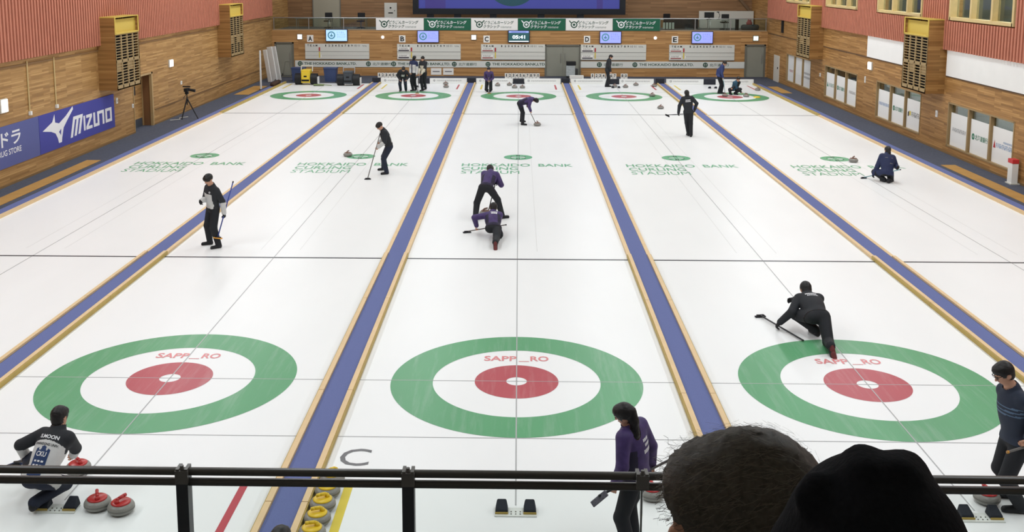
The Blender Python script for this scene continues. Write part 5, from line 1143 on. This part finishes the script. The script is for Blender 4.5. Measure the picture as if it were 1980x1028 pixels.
I = person(PEO['far_b_bend'], 'person bent forward with hands on knees at the left of the far group', OUT['moon'] | dict(paint=lambda lab, tx, ty, tz, C_: ((lab == 'top') & (tz > .1) & (tz < .36) & (np.abs(tx) < .08) & (ty > 0)).astype(int)), .015, 'short', look=(0, -.8, -.6), toes={'L': (.15, -1, 0), 'R': (-.15, -1, 0)})
I = person(PEO['far_b_mid'], 'person in a white and navy jacket in the middle of the far group', OUT['farwhite'], .015, 'short', look=(.3, .9, 0))
I = person(PEO['far_b_right'], 'person in a pale jacket holding a broom at the right of the far group', OUT['guest'] | dict(glove=None, top=[CB, mat('cream_jacket_panel', rgb(206, 200, 182), .75)]), .015, 'short', look=(-.5, -.8, -.3))
I = person(PEO['far_c'], 'person in purple facing the camera behind the far middle house', OUT['purple'], .015, 'short', look=(0, -1, -.3), toes={'L': (.15, -1, 0), 'R': (-.15, -1, 0)})
I = person(PEO['far_d'], 'person in plain black standing sideways before the far scoreboard D', OUT['suit'], .014, 'short', look=(1, -.1, -.1))
I = person(PEO['far_e_stand'], 'person in a blue jacket standing over the far right house', OUT['blue'], .014, 'short', look=(.8, -.5, -.4), ebl=(-1, .3, .2))
I = person(PEO['far_e_crouch'], 'person in teal and black crouching in the far right house', OUT['teal'], .014, 'short', look=(.4, -.9, -.2), kneel=(.5, -1, .3), kneer=(-.5, -1, .3))
# someone on the near carpet whose hair just shows above the lower edge
px, py = -1.80, -6.95
person(dict(k=.98, th=0, pel=[px, py, .95], neck=[px, py+.02, 1.40], head=[px, py+.03, 1.555], hL=[px-.25, py+.05, .80], hR=[px+.25, py+.05, .80], fL=[px-.1, py, .03], fR=[px+.1, py, .03]), 'person on the near carpet with only black hair showing at the lower edge', OUT['black'] | dict(glove=None), .016, 'short')

# ------------------------------------------------------------------ brooms
def broom(a, b, lab, shaft, headm, hd=(1, 0, 0), tip=None, group=None, hw=.19):
    """a = centre of the brush on the ice side, b = top of the shaft"""
    a, b = Vector(a), Vector(b); r = tag(empty('curling_broom', a), lab, 'broom', group); d = (b-a)
    MB().tube((0, 0, .03), d, .0135, .0135, 12).build('shaft', shaft, r, True)
    hd = Vector(hd).normalized(); up_ = Vector((0, 0, 1)); 
    if abs(hd.z) > .3: up_ = hd.cross(d.cross(hd)).normalized() if d.cross(hd).length > .01 else up_
    y = up_.cross(hd).normalized(); up_ = hd.cross(y); Rm = Matrix((hd, y, up_)).transposed()
    MB().box(up_*.012, (hw, .062, .024), R=Rm).build('brush_pad', headm, r, bevel=.008); MB().box(up_*.033, (hw*.7, .045, .022), R=Rm).build('brush_plate', tip or BLACK, r, bevel=.006)
    e = MB(); e.tube(d*.97, d, .015, .015, 12); e.build('end_cap', tip or BLACK, r, True)
    return r
SHB = mat('black_carbon_shaft', rgb(40, 42, 46), .4, .5); SHBL = mat('blue_shaft', rgb(62, 78, 150), .4); SHT = mat('pale_teal_shaft', rgb(126, 168, 176), .4); SHG = mat('grey_shaft', rgb(120, 116, 112), .4); PADO = mat('orange_pad', rgb(222, 158, 70), .7); PADK = mat('dark_pad', rgb(50, 50, 54), .8); PADW = mat('navy_white_pad', rgb(70, 80, 110), .8, noise=.5, nscale=40); PADG = mat('grey_white_pad', rgb(112, 112, 120), .8, noise=.45, nscale=60)
broom((-5.80, -3.17, .25), (-5.16, -3.55, .52), 'broom tucked beside the crouching player with a navy and white pad', SHB, PADW, (.9, .2, .3))
broom((.822, -4.72, .751), (1.714, -4.0, .861), 'broom carried level by the walking player in purple', SHB, PADG, (.7, -.1, .7), mat('pad_plate_grey', rgb(150, 146, 140), .5), hw=.2)
broom((5.98, -3.56, .90), (5.25, -3.78, .825), 'broom held by the man at the right edge, tip end showing', SHG, PADK, (1, 0, .1), PADO)
broom((4.208, 2.9, .004), (4.62, 1.70, .03), 'black broom lying along the ice beside the lunging player in black', SHB, PADK, (1, .2, 0))
broom((-1.156, 8.549, .004), (-.25, 8.46, .22), 'broom in the outstretched hand of the lunging player in purple', SHG, PADK, (1, .3, 0))
broom((-.729, 10.49, .004), (-.50, 10.26, 1.0), 'broom under the astride sweeper on the middle sheet', SHB, PADK, (1, .2, 0))
broom((-6.43, 7.02, .235), (-6.134, 7.306, 1.433), 'blue topped broom with an orange pad held by the standing player', SHBL, PADO, (1, .1, -.15))
broom((-4.317, 14.544, .004), (-4.05, 15.349, 1.214), 'upright broom planted on the ice by the leaning player', SHG, PADK, (1, .1, 0))
broom((.70, 25.30, .004), (.317, 25.40, .80), 'broom of the bent sweeper by the stone on the far middle sheet', SHG, PADK, (1, .2, 0))
broom((5.48, 23.157, .69), (6.15, 22.9, .80), 'broom held out level by the person in black at the hog line', SHB, PADK, (.8, .3, -.4))
broom((10.031, 15.094, .004), (10.80, 14.33, .42), 'pale teal broom across the crouching player in navy', SHT, PADK, (.9, .3, 0))
broom((-4.97, 35.593, .004), (-4.89, 36.25, 1.05), 'broom held down by the right person of the far group', SHG, PADO, (1, 0, 0))
broom((-1.439, 35.715, .004), (-1.474, 36.08, .80), 'broom held down by the person in purple behind the far middle house', SHG, PADO, (1, 0, 0))
broom((10.115, 35.679, .004), (9.99, 35.93, 1.2), 'thin broom held by the person in the blue jacket', SHT, PADK, (1, 0, 0))

# ------------------------------------------------------------------ two spectators standing in front of the camera
HAIRG = mat('grey_brown_hair', rgb(88, 84, 76), .6, .3, noise=.35, nscale=120); HATM = mat('black_knit', rgb(30, 32, 36), .95, .1, noise=.15, nscale=150, bump=.2)
hx, hy, hz = (0.359, -12.732, 5.063)
A = person(dict(k=1.08, th=72, pel=[hx+.10, hy+.14, 4.44], neck=[hx+.055, hy+.02, hz-.19], head=[hx, hy, hz], hL=[hx-.1, hy+.0, 4.3], hR=[hx+.0, hy+.32, 4.3], fL=[hx+.1, hy+.06, 3.5], fR=[hx+.1, hy+.22, 3.5]), 'spectator with short grey-brown hair in front of the railing, seen from behind', OUT['grey'] | dict(hair=HAIRG), .010, 'short', look=(-.95, .35, -.25))
# combed strands over the short hair
hr = [c for c in A['root'].children if c.name.startswith('hair')][0]
vs = np.array([v.co[:] for v in hr.data.vertices]); ns = np.array([v.normal[:] for v in hr.data.vertices])
cen = A['head']-A['org']; hf, hu, hs = A['hf'], A['hu'], A['hs']
m = MB()
for i in RNG.choice(len(vs), min(len(vs), 3600), replace=True):
    p = vs[i] + RNG.uniform(-.006, .006, 3); n = ns[i]
    fl = hf*.9 - hu*.25 + RNG.normal(0, .22, 3); fl = nrm(fl - (fl@n)*n); front = max(0, min(1, ((p-cen)@hf)/.09))
    L = RNG.uniform(.010, .022); lift = .0+.75*front*RNG.random()
    q = p + n*.003; pts = [q]
    for j in range(3): d = nrm(fl*(1-lift*.5*j/2) + n*lift*(.4 if j == 0 else .8) + RNG.normal(0, .1+.35*front, 3)); q = q + d*L/2.2; pts.append(q)
    w = nrm(np.cross(n, fl))*.00042
    for j in range(3):
        m.add([pts[j]-w, pts[j]+w, pts[j+1]+w*.7, pts[j+1]-w*.7], [(0, 1, 2, 3)])
st_ = m.build('hair_strands', mat('hair_strand', rgb(116, 110, 99), .5, .4), hr); st_['kind'] = 'stuff'
hx, hy, hz = (0.391, -13.176, 5.273)
Bp = person(dict(k=1.06, th=0, pel=[hx, hy-.03, 4.40], neck=[hx, hy-.02, hz-.20], head=[hx, hy, hz-.035], hL=[hx-.25, hy+.1, 4.3], hR=[hx+.25, hy+.1, 4.3], fL=[hx-.1, hy, 3.5], fR=[hx+.1, hy, 3.5]), 'spectator in a lumpy black knit hat at the lower right, seen from behind', OUT['suit'], .012, 'none', look=(0, 1, -.15))
c = np.array([hx, hy, hz]); k = 1.06
up3 = np.array([0, 0, 1.]); X3 = np.array([1., 0, 0]); Y3 = np.array([0, 1., 0])
hp = [ell(c, (.097, .112, .112), X3, Y3, up3, 'hat', .01), ell(c-up3*.04-Y3*.01, (.104, .118, .05), X3, Y3, up3, 'hat', .03), ell(c+np.array([-.06, 0, -.02]), (.05, .09, .06), X3, Y3, up3, 'hat', .012),
      cap(c+np.array([-.072, -.01, .076]), c+np.array([-.064, .0, .082]), .018, .017, 'hat', .012), cap(c+np.array([-.018, -.01, .099]), c+np.array([-.010, .02, .100]), .021, .02, 'hat', .014), cap(c+np.array([.018, -.01, .097]), c+np.array([.034, .02, .090]), .022, .024, 'hat', .014)]
V, F = sdf_mesh(hp, .007); N = vnormals(V, F)
submesh('knit_hat', V, F, N, np.ones(len(F), bool), 0.0, [HATM], None, Bp['root'], Bp['org'])
